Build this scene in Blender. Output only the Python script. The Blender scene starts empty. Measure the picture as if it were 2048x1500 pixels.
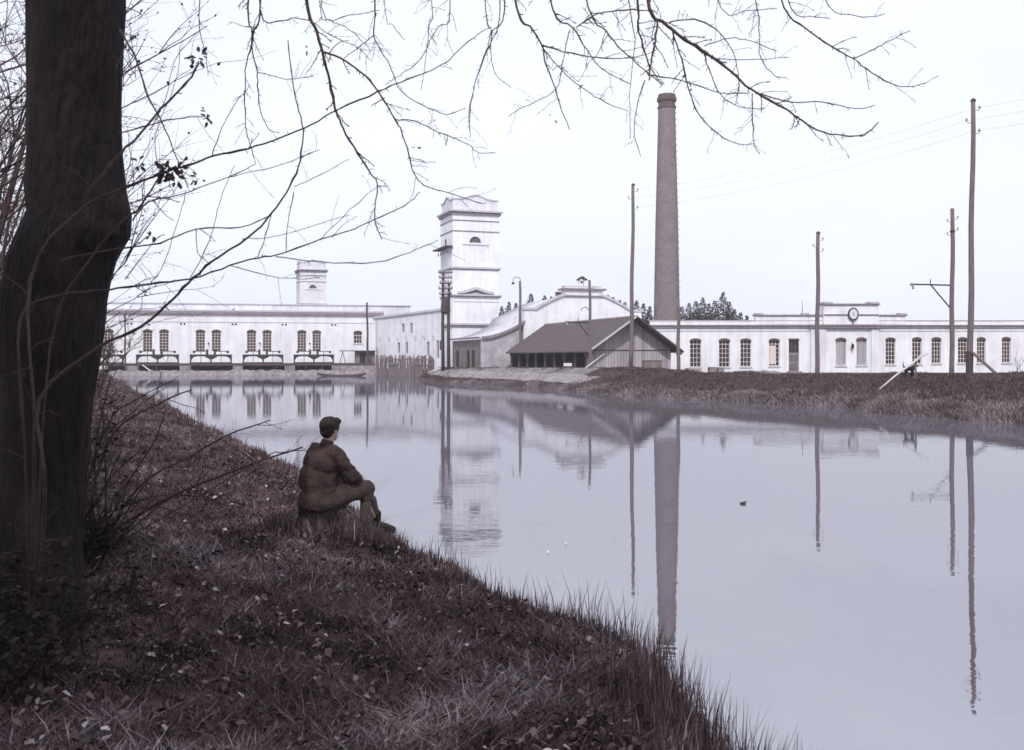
import bpy, math, random
import numpy as np
from mathutils import Vector, Matrix, noise
random.seed(7)
rng = np.random.default_rng(7)
scn = bpy.context.scene
col = scn.collection
F = 2000.0; HC = 2.2; YH = 715.0        # focal length in photo pixels, eye height over the water, horizon row

def P(px, py, Y):
    return Vector(((px-1024)/F*Y, Y, HC-(py-YH)/F*Y))

# ------------------------------------------------------------------ materials
def mat(name, c1, c2=None, scale=4.0, rough=0.85, bump=0.0, detail=6.0, stretch=(1,1,1), spec=0.25, mix=(0.35,0.65), bscale=None):
    m = bpy.data.materials.new(name); m.use_nodes = True
    nt = m.node_tree; b = nt.nodes['Principled BSDF']
    b.inputs['Roughness'].default_value = rough
    b.inputs['Specular IOR Level'].default_value = spec
    if c2 is None:
        b.inputs['Base Color'].default_value = (*c1, 1)
    tc = nt.nodes.new('ShaderNodeTexCoord'); mp = nt.nodes.new('ShaderNodeMapping')
    mp.inputs['Scale'].default_value = stretch
    nt.links.new(tc.outputs['Object'], mp.inputs['Vector'])
    if c2 is not None:
        n = nt.nodes.new('ShaderNodeTexNoise'); n.inputs['Scale'].default_value = scale; n.inputs['Detail'].default_value = detail
        n.inputs['Roughness'].default_value = 0.65
        nt.links.new(mp.outputs[0], n.inputs['Vector'])
        r = nt.nodes.new('ShaderNodeValToRGB')
        r.color_ramp.elements[0].position = mix[0]; r.color_ramp.elements[1].position = mix[1]
        r.color_ramp.elements[0].color = (*c1, 1); r.color_ramp.elements[1].color = (*c2, 1)
        nt.links.new(n.outputs['Fac'], r.inputs['Fac']); nt.links.new(r.outputs['Color'], b.inputs['Base Color'])
    if bump > 0:
        n2 = nt.nodes.new('ShaderNodeTexNoise'); n2.inputs['Scale'].default_value = bscale or scale*3; n2.inputs['Detail'].default_value = 5
        nt.links.new(mp.outputs[0], n2.inputs['Vector'])
        bm_ = nt.nodes.new('ShaderNodeBump'); bm_.inputs['Strength'].default_value = bump; bm_.inputs['Distance'].default_value = 0.05
        nt.links.new(n2.outputs['Fac'], bm_.inputs['Height']); nt.links.new(bm_.outputs[0], b.inputs['Normal'])
    return m

def plaster_mat(name, base, dirt, amt=(0.45, 0.8)):
    """limewash: large soft stains, vertical rain streaks, fine mottling"""
    m = bpy.data.materials.new(name); m.use_nodes = True
    nt = m.node_tree; b = nt.nodes['Principled BSDF']; b.inputs['Roughness'].default_value = .9; b.inputs['Specular IOR Level'].default_value = .15
    tc = nt.nodes.new('ShaderNodeTexCoord')
    def ns(sc, st, det=6):
        mp = nt.nodes.new('ShaderNodeMapping'); mp.inputs['Scale'].default_value = st
        nt.links.new(tc.outputs['Object'], mp.inputs[0])
        n = nt.nodes.new('ShaderNodeTexNoise'); n.inputs['Scale'].default_value = sc; n.inputs['Detail'].default_value = det
        n.inputs['Roughness'].default_value = .7
        nt.links.new(mp.outputs[0], n.inputs[0]); return n.outputs['Fac']
    a = ns(.35, (1,1,1)); s = ns(1.6, (1,1,.12)); f = ns(5, (1,1,1))
    m1 = nt.nodes.new('ShaderNodeMath'); m1.operation = 'MULTIPLY'; nt.links.new(a, m1.inputs[0]); nt.links.new(s, m1.inputs[1])
    m2 = nt.nodes.new('ShaderNodeMath'); m2.operation = 'MULTIPLY_ADD'; nt.links.new(m1.outputs[0], m2.inputs[0]); m2.inputs[1].default_value = 2.2
    m3 = nt.nodes.new('ShaderNodeMath'); m3.operation = 'MULTIPLY'; nt.links.new(f, m3.inputs[0]); m3.inputs[1].default_value = .25
    nt.links.new(m3.outputs[0], m2.inputs[2])
    r = nt.nodes.new('ShaderNodeValToRGB'); r.color_ramp.elements[0].position = amt[0]; r.color_ramp.elements[1].position = amt[1]+.15
    r.color_ramp.elements[0].color = (*base, 1); r.color_ramp.elements[1].color = (*dirt, 1)
    nt.links.new(m2.outputs[0], r.inputs[0]); nt.links.new(r.outputs[0], b.inputs['Base Color'])
    return m

def brick_mat(name, c1, c2, mort, scale, cyl=False, patch=None):
    m = bpy.data.materials.new(name); m.use_nodes = True
    nt = m.node_tree; b = nt.nodes['Principled BSDF']; b.inputs['Roughness'].default_value = .9; b.inputs['Specular IOR Level'].default_value = .15
    tc = nt.nodes.new('ShaderNodeTexCoord')
    sep = nt.nodes.new('ShaderNodeSeparateXYZ'); nt.links.new(tc.outputs['Object'], sep.inputs[0])
    cmb = nt.nodes.new('ShaderNodeCombineXYZ')
    if cyl:
        at = nt.nodes.new('ShaderNodeMath'); at.operation = 'ARCTAN2'
        nt.links.new(sep.outputs[1], at.inputs[0]); nt.links.new(sep.outputs[0], at.inputs[1])
        mu = nt.nodes.new('ShaderNodeMath'); mu.operation = 'MULTIPLY'; mu.inputs[1].default_value = 1.6
        nt.links.new(at.outputs[0], mu.inputs[0]); nt.links.new(mu.outputs[0], cmb.inputs[0])
    else:
        ad = nt.nodes.new('ShaderNodeMath'); ad.operation = 'ADD'
        nt.links.new(sep.outputs[0], ad.inputs[0]); nt.links.new(sep.outputs[1], ad.inputs[1]); nt.links.new(ad.outputs[0], cmb.inputs[0])
    nt.links.new(sep.outputs[2], cmb.inputs[1])
    br = nt.nodes.new('ShaderNodeTexBrick'); br.inputs['Scale'].default_value = scale
    br.inputs['Color1'].default_value = (*c1,1); br.inputs['Color2'].default_value = (*c2,1); br.inputs['Mortar'].default_value = (*mort,1)
    br.inputs['Mortar Size'].default_value = .015
    nt.links.new(cmb.outputs[0], br.inputs['Vector'])
    n = nt.nodes.new('ShaderNodeTexNoise'); n.inputs['Scale'].default_value = .6; n.inputs['Detail'].default_value = 8; n.inputs['Roughness'].default_value = .7
    nt.links.new(tc.outputs['Object'], n.inputs[0])
    r = nt.nodes.new('ShaderNodeValToRGB'); r.color_ramp.elements[0].position = .3; r.color_ramp.elements[1].position = .7
    pc = patch or ((.55,.5,.5), (1.25,1.25,1.3))
    r.color_ramp.elements[0].color = (*pc[0],1); r.color_ramp.elements[1].color = (*pc[1],1)
    nt.links.new(n.outputs['Fac'], r.inputs[0])
    mx = nt.nodes.new('ShaderNodeMix'); mx.data_type = 'RGBA'; mx.blend_type = 'MULTIPLY'; mx.inputs[0].default_value = 1
    nt.links.new(br.outputs['Color'], mx.inputs[6]); nt.links.new(r.outputs[0], mx.inputs[7]); nt.links.new(mx.outputs[2], b.inputs['Base Color'])
    return m

def plank_mat(name, c1, c2, w=.22, axis=0):
    m = bpy.data.materials.new(name); m.use_nodes = True
    nt = m.node_tree; b = nt.nodes['Principled BSDF']; b.inputs['Roughness'].default_value = .9; b.inputs['Specular IOR Level'].default_value = .15
    tc = nt.nodes.new('ShaderNodeTexCoord'); sep = nt.nodes.new('ShaderNodeSeparateXYZ'); nt.links.new(tc.outputs['Object'], sep.inputs[0])
    dv = nt.nodes.new('ShaderNodeMath'); dv.operation = 'DIVIDE'; dv.inputs[1].default_value = w; nt.links.new(sep.outputs[axis], dv.inputs[0])
    fl = nt.nodes.new('ShaderNodeMath'); fl.operation = 'FLOOR'; nt.links.new(dv.outputs[0], fl.inputs[0])
    fr = nt.nodes.new('ShaderNodeMath'); fr.operation = 'FRACT'; nt.links.new(dv.outputs[0], fr.inputs[0])
    wn = nt.nodes.new('ShaderNodeTexWhiteNoise'); wn.noise_dimensions = '1D'; nt.links.new(fl.outputs[0], wn.inputs['W'])
    n = nt.nodes.new('ShaderNodeTexNoise'); n.inputs['Scale'].default_value = 3; n.inputs['Detail'].default_value = 8
    mp = nt.nodes.new('ShaderNodeMapping'); st = [4,4,4]; st[2 if axis != 2 else 0] = .5; mp.inputs['Scale'].default_value = st
    nt.links.new(tc.outputs['Object'], mp.inputs[0]); nt.links.new(mp.outputs[0], n.inputs[0])
    av = nt.nodes.new('ShaderNodeMath'); av.operation = 'MULTIPLY_ADD'; av.inputs[1].default_value = .6
    nt.links.new(wn.outputs['Value'], av.inputs[0])
    sc = nt.nodes.new('ShaderNodeMath'); sc.operation = 'MULTIPLY'; sc.inputs[1].default_value = .5; nt.links.new(n.outputs['Fac'], sc.inputs[0]); nt.links.new(sc.outputs[0], av.inputs[2])
    r = nt.nodes.new('ShaderNodeValToRGB'); r.color_ramp.elements[0].position = .2; r.color_ramp.elements[1].position = .8
    r.color_ramp.elements[0].color = (*c1,1); r.color_ramp.elements[1].color = (*c2,1); nt.links.new(av.outputs[0], r.inputs[0])
    gp = nt.nodes.new('ShaderNodeMath'); gp.operation = 'LESS_THAN'; gp.inputs[1].default_value = .09; nt.links.new(fr.outputs[0], gp.inputs[0])
    mx = nt.nodes.new('ShaderNodeMix'); mx.data_type = 'RGBA'; nt.links.new(gp.outputs[0], mx.inputs[0]); nt.links.new(r.outputs[0], mx.inputs[6])
    mx.inputs[7].default_value = (c1[0]*.5, c1[1]*.5, c1[2]*.5, 1); nt.links.new(mx.outputs[2], b.inputs['Base Color'])
    return m

def attr_mat(name, cols, rough=.9, trans=0.0):
    m = bpy.data.materials.new(name); m.use_nodes = True
    nt = m.node_tree; b = nt.nodes['Principled BSDF']; b.inputs['Roughness'].default_value = rough; b.inputs['Specular IOR Level'].default_value = .12
    a = nt.nodes.new('ShaderNodeAttribute'); a.attribute_name = 'shade'
    r = nt.nodes.new('ShaderNodeValToRGB'); cr = r.color_ramp
    while len(cr.elements) < len(cols): cr.elements.new(.5)
    for i, (p, c) in enumerate(cols):
        cr.elements[i].position = p; cr.elements[i].color = (*c, 1)
    nt.links.new(a.outputs['Fac'], r.inputs[0]); nt.links.new(r.outputs[0], b.inputs['Base Color'])
    return m

M = {}
M['white'] = plaster_mat('limewashed_plaster', (.80,.805,.84), (.60,.585,.63))
M['white2'] = plaster_mat('grey_plaster', (.70,.70,.76), (.50,.48,.54))
M['trim'] = mat('dark_trim_and_undershade', (.16,.13,.15), (.30,.26,.29), 3)  # dark trim; beneath cornices its tone also paints the shade line
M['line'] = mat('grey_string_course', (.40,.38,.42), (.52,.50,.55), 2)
M['slate'] = mat('pale_sheet_roof', (.42,.41,.46), (.60,.59,.65), 1.2)
M['dark'] = mat('dark_opening', (.02,.015,.017), rough=.6)
M['glass'] = mat('old_window_glass', (.018,.012,.015), (.04,.03,.034), 2.0, rough=.35, spec=.3)
M['mull'] = mat('painted_glazing_bars', (.62,.54,.52), rough=.7)
M['archbrick'] = mat('dark_brick_arch', (.075,.05,.05), (.13,.09,.09), 8)
M['shutter'] = plank_mat('grey_shutter_boards', (.30,.27,.29), (.45,.42,.45), .12)
M['brickpale'] = brick_mat('pale_stained_brick', (.42,.39,.42), (.33,.30,.33), (.55,.53,.56), 2.2, patch=((.6,.58,.6),(1.3,1.3,1.33)))
M['chimney'] = brick_mat('chimney_brick', (.175,.145,.15), (.225,.19,.197), (.155,.13,.135), 1.4, cyl=True, patch=((.82,.78,.78),(1.15,1.15,1.17)))
M['brown'] = mat('stained_brown_render', (.15,.12,.12), (.24,.195,.195), 1.5)
M['roofbrown'] = mat('tarred_board_roof', (.070,.053,.058), (.125,.098,.105), 3.5, bump=.3, stretch=(1,1,1))
M['boards'] = plank_mat('weathered_boards', (.27,.24,.26), (.43,.39,.425), .3)
M['timber'] = mat('weathered_timber', (.105,.082,.086), (.19,.155,.16), 5, stretch=(6,6,.6), bump=.3)
M['timberdark'] = mat('tarred_timber', (.05,.035,.038), (.09,.065,.07), 5, stretch=(6,6,.6), bump=.3)
M['timberpale'] = mat('pale_stripped_timber', (.42,.38,.38), (.60,.56,.56), 5, stretch=(6,6,.6))
M['iron'] = mat('black_iron', (.02,.014,.017), (.045,.03,.034), 6, rough=.6)
M['porcelain'] = mat('porcelain_insulator', (.30,.27,.29), rough=.4)
M['stone'] = mat('rough_stone', (.17,.145,.155), (.33,.295,.315), 2.5, bump=.5)
M['stonepale'] = mat('pale_slab_stone', (.13,.113,.122), (.26,.232,.25), 1.5, bump=.4)
M['rubble'] = mat('rubble', (.16,.12,.12), (.34,.29,.30), 6, bump=.5)
M['bark'] = mat('dark_tree_bark', (.006,.0045,.006), (.019,.012,.012), 5.0, rough=.95, bump=1.0, stretch=(1.6,1.6,.4), bscale=14)
M['bark'].node_tree.nodes['Bump'].inputs['Distance'].default_value = .12
M['twig'] = mat('twig_bark', (.05,.032,.032), (.09,.06,.06), 20)
M['twig2'] = mat('shrub_bark', (.030,.018,.019), (.055,.034,.035), 20)
M['deadleaf'] = mat('withered_leaf', (.045,.03,.028), (.08,.055,.05), 30, rough=.8)
M['ivy'] = mat('dark_bramble_leaf', (.010,.007,.008), (.024,.016,.017), 9, rough=.9)
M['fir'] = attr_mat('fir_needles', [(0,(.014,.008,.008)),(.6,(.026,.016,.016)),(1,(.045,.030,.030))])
M['grass'] = attr_mat('dry_grass', [(0,(.009,.006,.006)),(.42,(.068,.042,.045)),(.8,(.165,.118,.126)),(1,(.34,.285,.305))])
M['grassfar'] = attr_mat('bleached_grass', [(0,(.055,.038,.038)),(.5,(.15,.115,.12)),(1,(.34,.29,.31))])
M['grassdark'] = attr_mat('short_brown_turf', [(0,(.055,.036,.036)),(.6,(.11,.078,.080)),(1,(.20,.16,.165))])
M['litter'] = attr_mat('leaf_litter', [(0,(.045,.026,.025)),(.6,(.11,.075,.074)),(.88,(.19,.145,.147)),(1,(.42,.37,.39))])
M['cloth'] = mat('brown_wool_cloth', (.028,.017,.0165), (.056,.036,.034), 7, rough=.95, bump=.25, bscale=60)
M['cloth2'] = mat('brown_breeches_cloth', (.036,.023,.022), (.062,.042,.040), 10, rough=.95, bump=.25, bscale=60)
M['sock'] = mat('knitted_stocking', (.06,.042,.040), (.085,.062,.058), 30, rough=.95)
M['leather'] = mat('dark_leather', (.02,.013,.012), (.035,.024,.022), 12, rough=.6)
M['skin'] = mat('skin', (.34,.235,.21), (.40,.28,.25), 10, rough=.6)
M['hair'] = mat('dark_hair', (.012,.008,.008), (.035,.022,.020), 25, rough=.75, bump=.6, stretch=(1,1,.4), bscale=50)
M['fur'] = mat('black_fur', (.012,.009,.01), rough=.9)
M['boat'] = mat('tarred_boat_planks', (.05,.034,.036), (.085,.06,.062), 4, stretch=(1,4,4))
M['clockface'] = mat('clock_enamel', (.62,.62,.66), rough=.5)

# ------------------------------------------------------------------ mesh helpers
class MB:
    def __init__(s): s.v = []; s.f = []
    def add(s, vs, fs):
        o = len(s.v); s.v += [tuple(p) for p in vs]; s.f += [tuple(i+o for i in f) for f in fs]; return s
    def box(s, x0, x1, y0, y1, z0, z1):
        return s.add([(x0,y0,z0),(x1,y0,z0),(x1,y1,z0),(x0,y1,z0),(x0,y0,z1),(x1,y0,z1),(x1,y1,z1),(x0,y1,z1)],
              [(0,3,2,1),(4,5,6,7),(0,1,5,4),(1,2,6,5),(2,3,7,6),(3,0,4,7)])
    def prism(s, poly, y0, y1):     # polygon in x,z (counter-clockwise seen from -y), extruded along y
        n = len(poly)
        vs = [(x,y0,z) for x,z in poly] + [(x,y1,z) for x,z in poly]
        return s.add(vs, [tuple(range(n)), tuple(range(2*n-1,n-1,-1))] + [((i+1)%n, i, i+n, (i+1)%n+n) for i in range(n)])
    def tube(s, pts, rad, n=6, cap=True):
        pts = [Vector(p) for p in pts]; k = len(pts)
        if not hasattr(rad, '__len__'): rad = [rad]*k
        o = len(s.v); up = Vector((0.13,0.21,1)).normalized()
        t0 = (pts[1]-pts[0]).normalized()
        if abs(t0.dot(up)) > .97: up = Vector((1,.1,0)).normalized()
        side = t0.cross(up).normalized()
        for i,p in enumerate(pts):
            a = pts[max(i-1,0)]; b = pts[min(i+1,k-1)]; t = (b-a)
            if t.length < 1e-9: t = Vector((0,0,1))
            t.normalize()
            side = (side - t*side.dot(t)); 
            if side.length < 1e-6: side = t.orthogonal()
            side.normalize(); w = t.cross(side)
            for j in range(n):
                an = 2*math.pi*j/n
                q = p + (side*math.cos(an)+w*math.sin(an))*rad[i]; s.v.append((q.x,q.y,q.z))
        for i in range(k-1):
            for j in range(n):
                s.f.append((o+i*n+j, o+i*n+(j+1)%n, o+(i+1)*n+(j+1)%n, o+(i+1)*n+j))
        if cap:
            s.f.append(tuple(o+j for j in range(n-1,-1,-1))); s.f.append(tuple(o+(k-1)*n+j for j in range(n)))
        return s
    def lathe(s, prof, n=32, c=(0,0,0), jit=0):
        o = len(s.v)
        for r,z in prof:
            for j in range(n):
                a = 2*math.pi*j/n; s.v.append((c[0]+r*math.cos(a), c[1]+r*math.sin(a), c[2]+z))
        for i in range(len(prof)-1):
            for j in range(n):
                s.f.append((o+i*n+j, o+i*n+(j+1)%n, o+(i+1)*n+(j+1)%n, o+(i+1)*n+j))
        s.f.append(tuple(o+j for j in range(n-1,-1,-1))); s.f.append(tuple(o+(len(prof)-1)*n+j for j in range(n)))
        return s
    def ball(s, c, r, n=10, m=7, rot=None):
        if not hasattr(r,'__len__'): r = (r,r,r)
        o = len(s.v); vs = []
        for i in range(m+1):
            th = math.pi*i/m
            for j in range(n):
                a = 2*math.pi*j/n
                q = Vector((r[0]*math.sin(th)*math.cos(a), r[1]*math.sin(th)*math.sin(a), r[2]*math.cos(th)))
                if rot: q = rot @ q
                vs.append((c[0]+q.x, c[1]+q.y, c[2]+q.z))
        fs = [(i*n+j, (i+1)*n+j, (i+1)*n+(j+1)%n, i*n+(j+1)%n) for i in range(m) for j in range(n)]
        return s.add(vs, fs)
    def chain(s, pts, rad, n=12):   # closed rounded limb
        pts = [Vector(p) for p in pts]
        s.tube(pts, rad, n)
        s.ball(pts[0], rad[0], n, 6); s.ball(pts[-1], rad[-1], n, 6)
        return s
    def build(s, name, m, parent=None, smooth=False):
        me = bpy.data.meshes.new(name); me.from_pydata(s.v, [], s.f); me.materials.append(M[m] if isinstance(m,str) else m)
        if smooth: me.polygons.foreach_set('use_smooth', [True]*len(me.polygons))
        me.update()
        o = bpy.data.objects.new(name, me); col.objects.link(o)
        if parent: o.parent = parent
        return o

def tag(o, label=None, cat=None, group=None, kind=None):
    if label: o['label'] = label
    if cat: o['category'] = cat
    if group: o['group'] = group
    if kind: o['kind'] = kind
    return o
def empty(name, loc, rz=0, **k):
    o = bpy.data.objects.new(name, None); col.objects.link(o); o.location = loc; o.rotation_euler = (0,0,rz); o.empty_display_size = .2
    return tag(o, **k)

def fast_mesh(name, V, Fc, mats, shade=None, parent=None):
    """V (n,3) numpy, Fc list of (m,k) int arrays"""
    me = bpy.data.meshes.new(name)
    me.vertices.add(len(V)); me.vertices.foreach_set('co', V.astype(np.float32).ravel())
    loops = np.concatenate([f.ravel() for f in Fc]); tot = np.concatenate([np.full(len(f), f.shape[1]) for f in Fc])
    st = np.concatenate([[0], np.cumsum(tot)[:-1]])
    me.loops.add(len(loops)); me.loops.foreach_set('vertex_index', loops.astype(np.int32))
    me.polygons.add(len(tot)); me.polygons.foreach_set('loop_start', st.astype(np.int32)); me.polygons.foreach_set('loop_total', tot.astype(np.int32))
    if shade is not None:
        a = me.attributes.new('shade', 'FLOAT', 'POINT'); a.data.foreach_set('value', shade.astype(np.float32))
    me.materials.append(M[mats]); me.update(calc_edges=True)
    o = bpy.data.objects.new(name, me); col.objects.link(o)
    if parent: o.parent = parent
    return o

# frame on a wall: local x along the wall, y backwards, z up
class Fr:
    def __init__(s, px0, Y0, px1=None, Y1=None, ang=None):
        s.x0 = (px0-1024)/F*Y0; s.y0 = Y0
        if ang is None:
            x1 = (px1-1024)/F*Y1; ang = math.atan2(Y1-Y0, x1-s.x0); s.L = math.hypot(Y1-Y0, x1-s.x0)
        s.a = ang; s.c = math.cos(ang); s.s = math.sin(ang)
    def u(s, px, d=0):   # local x where image column px meets the plane y=d
        k = (px-1024)/F; x0 = s.x0 - s.s*d; y0 = s.y0 + s.c*d
        return (k*y0-x0)/(s.c-k*s.s)
    def z(s, px, py, d=0):
        Y = s.y0 + s.c*d + s.u(px,d)*s.s
        return HC-(py-YH)*Y/F
    def empty(s, name, z=0, **k): return empty(name, (s.x0,s.y0,z), s.a, **k)

def wall(mb, x0, x1, z0, z1, ops, y=0.0, depth=.28):
    """front wall face at y with openings (xa, xb, za, zb, rise); reveals go back by depth"""
    xs = sorted({x0, x1, *[o[0] for o in ops], *[o[1] for o in ops]}); zs = sorted({z0, z1, *[o[2] for o in ops], *[o[3] for o in ops]})
    for i in range(len(xs)-1):
        for j in range(len(zs)-1):
            cx = (xs[i]+xs[i+1])/2; cz = (zs[j]+zs[j+1])/2
            if any(o[0]<cx<o[1] and o[2]<cz<o[3] for o in ops): continue
            mb.add([(xs[i],y,zs[j]),(xs[i+1],y,zs[j]),(xs[i+1],y,zs[j+1]),(xs[i],y,zs[j+1])], [(0,1,2,3)])
    for (a,b,c,d,r) in ops:
        yb = y+depth; n = 10 if r > 0 else 1
        arc = [(a+(b-a)*k/n, (d-r)+r*math.sqrt(max(0,1-(2*k/n-1)**2)) if r>=(b-a)*.45 else (d-r)+r*(1-(2*k/n-1)**2)) for k in range(n+1)] if r>0 else [(a,d),(b,d)]
        for k in range(len(arc)-1):
            (xa,za),(xb,zb) = arc[k],arc[k+1]
            mb.add([(xa,y,za),(xb,y,zb),(xb,yb,zb),(xa,yb,za)],[(0,3,2,1)])
            if r>0:
                mb.add([(xa,y,za),(xb,y,zb),(xb,y,d),(xa,y,d)],[(0,1,2,3)])
        zt = d-r
        mb.add([(a,y,c),(a,yb,c),(a,yb,zt),(a,y,zt)],[(0,1,2,3)])
        mb.add([(b,y,c),(b,yb,c),(b,yb,zt),(b,y,zt)],[(3,2,1,0)])
        mb.add([(a,y,c),(b,y,c),(b,yb,c),(a,yb,c)],[(0,1,2,3)])

def window(parent, a, b, c, d, r, y=0.0, depth=.28, cols=3, rows=5, bar=.07, arch=True, sill=True, kind='glass', frame='mull', name='window', label=None):
    """glazing set in an opening: frame+bars (part) > pane (sub-part); brick arch and sill as further sub-parts"""
    yb = y+depth-.10
    m = MB(); e = .05
    top = d-r*.55
    for k in range(cols+1):
        x = a+e/2+(b-a-e)*k/cols; w = bar/2*(1.2 if k in (0,cols) else 1)
        m.box(x-w, x+w, yb-.03, yb+.03, c, top)
    for k in range(rows+1):
        z = c+.03+(top-c-.06)*k/rows; w = bar/2*(1.25 if k == rows-1 else 1)
        m.box(a, b, yb-.025, yb+.025, z-w, z+w)
    o = m.build(name, frame, parent)
    if label: o['label'] = label
    p = MB(); p.add([(a-.02,yb+.06,c-.02),(b+.02,yb+.06,c-.02),(b+.02,yb+.06,d+.02),(a-.02,yb+.06,d+.02)],[(0,1,2,3)])
    p.build('pane', kind, o)
    if arch and r > 0:
        q = MB(); n = 8; t = .14
        lo = [(a-.03+(b-a+.06)*k/n, (d-r)+r*(1-(2*k/n-1)**2)) for k in range(n+1)]
        for k in range(n):
            (xa,za),(xb,zb) = lo[k],lo[k+1]
            q.prism([(xa,za-.22),(xb,zb-.22),(xb,zb+.03),(xa,za+.03)], y-.02, y+.14)
        q.build('brick_arch', 'archbrick', o)
    if sill:
        q = MB(); q.box(a-.09, b+.09, y-.09, y+.1, c-.16, c-.004); q.build('sill', 'line', o)
    return o

# ------------------------------------------------------------------ canal edges and ground
LE = [(1500,1480),(1370,1345),(1280,1262),(1215,1130),(1180,1000),(1110,862),(1062,790),(1020,725),(932,590),(882,480),(832,370),(806,330),(786,275),(758,232)]
LY = [-60,0]; LX = [16,2.9]
for y,x in LE:
    Y = F*(HC-.16)/(y-YH); LY.append(Y); LX.append((x-1024)/F*Y)
LY.append(129); LX.append(-52)
RE = [(2040,33),(1840,37),(1670,44.5),(1500,49),(1300,54.5),(1180,62.8),(1060,74),(950,82),(870,88),(838,100)]
RY = [-60,0,20]; RX = [34,26,21]
for x,Y in RE: RY.append(Y); RX.append((x-1024)/F*Y)
RY.append(129); RX.append(-11.5)
LY,LX,RY,RX = map(np.array,(LY,LX,RY,RX))
def XL(Y): return np.interp(Y, LY, LX) + .10*np.sin(Y*2.1)*np.clip(Y/8,0,1)
def XR(Y): return np.interp(Y, RY, RX) + .18*np.sin(Y*.9)
CY = np.array([0,40,45,52,60,66,75,93,105]); CZ = np.array([1.5,1.48,1.43,1.29,1.25,1.42,1.38,1.17,.98])
def n2(x,y,sc):  # cheap smooth pseudo noise
    return (np.sin(x*sc*1.3+1.7*np.sin(y*sc*.9))+np.sin(y*sc*1.7+2.1*np.sin(x*sc*1.1+.5)))*.5
def ground_z(X, Y):
    X = np.asarray(X,float); Y = np.asarray(Y,float)
    xl = XL(Y); xr = XR(Y)
    dl = (xl-X)*np.clip(.78+.0*Y,0,1); dr = (X-xr)*.92
    zl = np.where(dl<0, np.maximum(dl*.8,-.8), np.interp(dl,[0,.12,.6,1.6,4,9,20,60],[0,.13,.32,.44,.62,.95,1.2,1.0]))
    zl = zl + np.clip(dl,0,1)*(.045*n2(X,Y,1.6)+.02*n2(X,Y,5.1))
    oc = np.interp(Y,[0,42,68,93,129],[6.6,6.3,4.7,2.3,2.0]); zc = np.interp(Y,CY,CZ)
    t = np.clip(dr/oc,0,1); up = .22*np.clip(dr/.5,0,1)+(zc-.22)*(.55*t+.45*t*t*(3-2*t))
    dn = np.clip((dr-oc-.8)/4,0,1); up = up*(1-dn)+.62*dn
    zr = np.where(dr<0, np.maximum(dr*.8,-.8), up)
    zr = zr + np.clip(dr,0,1)*(1-dn)*(.065*n2(X,Y,.8)+.03*n2(X,Y,2.6))
    mid = (xl+xr)/2
    return np.where(X<mid, zl, zr)
def gz(x,y): return float(ground_z(x,y))

rows = sorted(set([-60,-30,-12,-5,-2,0,1.5]+[round(2.5+.22*i,3) for i in range(60)]+[round(15.7+.9*i,3) for i in range(40)]+[round(52+1.6*i,3) for i in range(49)]+[128.9]))
offL = [-5,-1.5,-.6,-.2,0,.08,.2,.4,.6,.9,1.2,1.6,2,2.5,3,3.6,4.2,5,6,7,8.5,10,12,15,20,28,45,80,200,1200]
offR = [-5,-1.5,-.5,0,.2,.4,.8,1.3,1.9,2.5,3.1,3.8,4.5,5.2,6,6.8,7.6,8.5,9.5,11,13,16,22,40,90,250,1200]
vs = []; fs = []; nc = len(offL)+len(offR)
for Y in rows:
    xl = float(XL(Y)); xr = float(XR(Y))
    for o in reversed(offL):
        x = xl-o; vs.append((x,Y,gz(x,Y)))
    for o in offR:
        x = xr+o; vs.append((x,Y,gz(x,Y)))
for Y in [129.4,160,240,500,3500]:
    for k in range(nc):
        x = vs[(len(rows)-1)*nc+k][0]; vs.append((x*(1 if Y<300 else 2.5),Y,.62 if Y<3000 else 1.0))
R_ = len(rows)+5
for i in range(R_-1):
    for j in range(nc-1):
        fs.append((i*nc+j, i*nc+j+1, (i+1)*nc+j+1, (i+1)*nc+j))
g = MB(); g.v = vs; g.f = fs
M['soil'] = mat('earth_and_turf', (.040,.024,.024), (.095,.062,.062), 1.6, rough=.97, bump=.6, detail=10)
tag(g.build('ground', 'soil', None, True), kind='structure')

# water
wm = bpy.data.materials.new('canal_water'); wm.use_nodes = True; nt = wm.node_tree; nt.nodes.clear()
out = nt.nodes.new('ShaderNodeOutputMaterial'); mixs = nt.nodes.new('ShaderNodeMixShader'); dif = nt.nodes.new('ShaderNodeBsdfDiffuse'); gl = nt.nodes.new('ShaderNodeBsdfGlossy')
fre = nt.nodes.new('ShaderNodeFresnel'); fre.inputs['IOR'].default_value = 6.5
dif.inputs['Color'].default_value = (.115,.105,.125,1); gl.inputs['Color'].default_value = (.95,.95,1,1); gl.inputs['Roughness'].default_value = .012
tc = nt.nodes.new('ShaderNodeTexCoord'); mp = nt.nodes.new('ShaderNodeMapping'); mp.inputs['Scale'].default_value = (1.1,2.6,1)
n1 = nt.nodes.new('ShaderNodeTexNoise'); n1.inputs['Scale'].default_value = 1.4; n1.inputs['Detail'].default_value = 3
bp = nt.nodes.new('ShaderNodeBump'); bp.inputs['Strength'].default_value = .05; bp.inputs['Distance'].default_value = .03
for a,b in [(tc.outputs['Object'],mp.inputs[0]),(mp.outputs[0],n1.inputs[0]),(n1.outputs['Fac'],bp.inputs['Height']),(bp.outputs[0],gl.inputs['Normal']),
            (fre.outputs[0],mixs.inputs[0]),(dif.outputs[0],mixs.inputs[1]),(gl.outputs[0],mixs.inputs[2]),(mixs.outputs[0],out.inputs[0])]: nt.links.new(a,b)
M['water'] = wm
w = MB(); w.add([(-70,-59,0),(60,-59,0),(60,141,0),(-70,141,0)],[(0,1,2,3)])
tag(w.build('water','water'), kind='structure')

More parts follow.
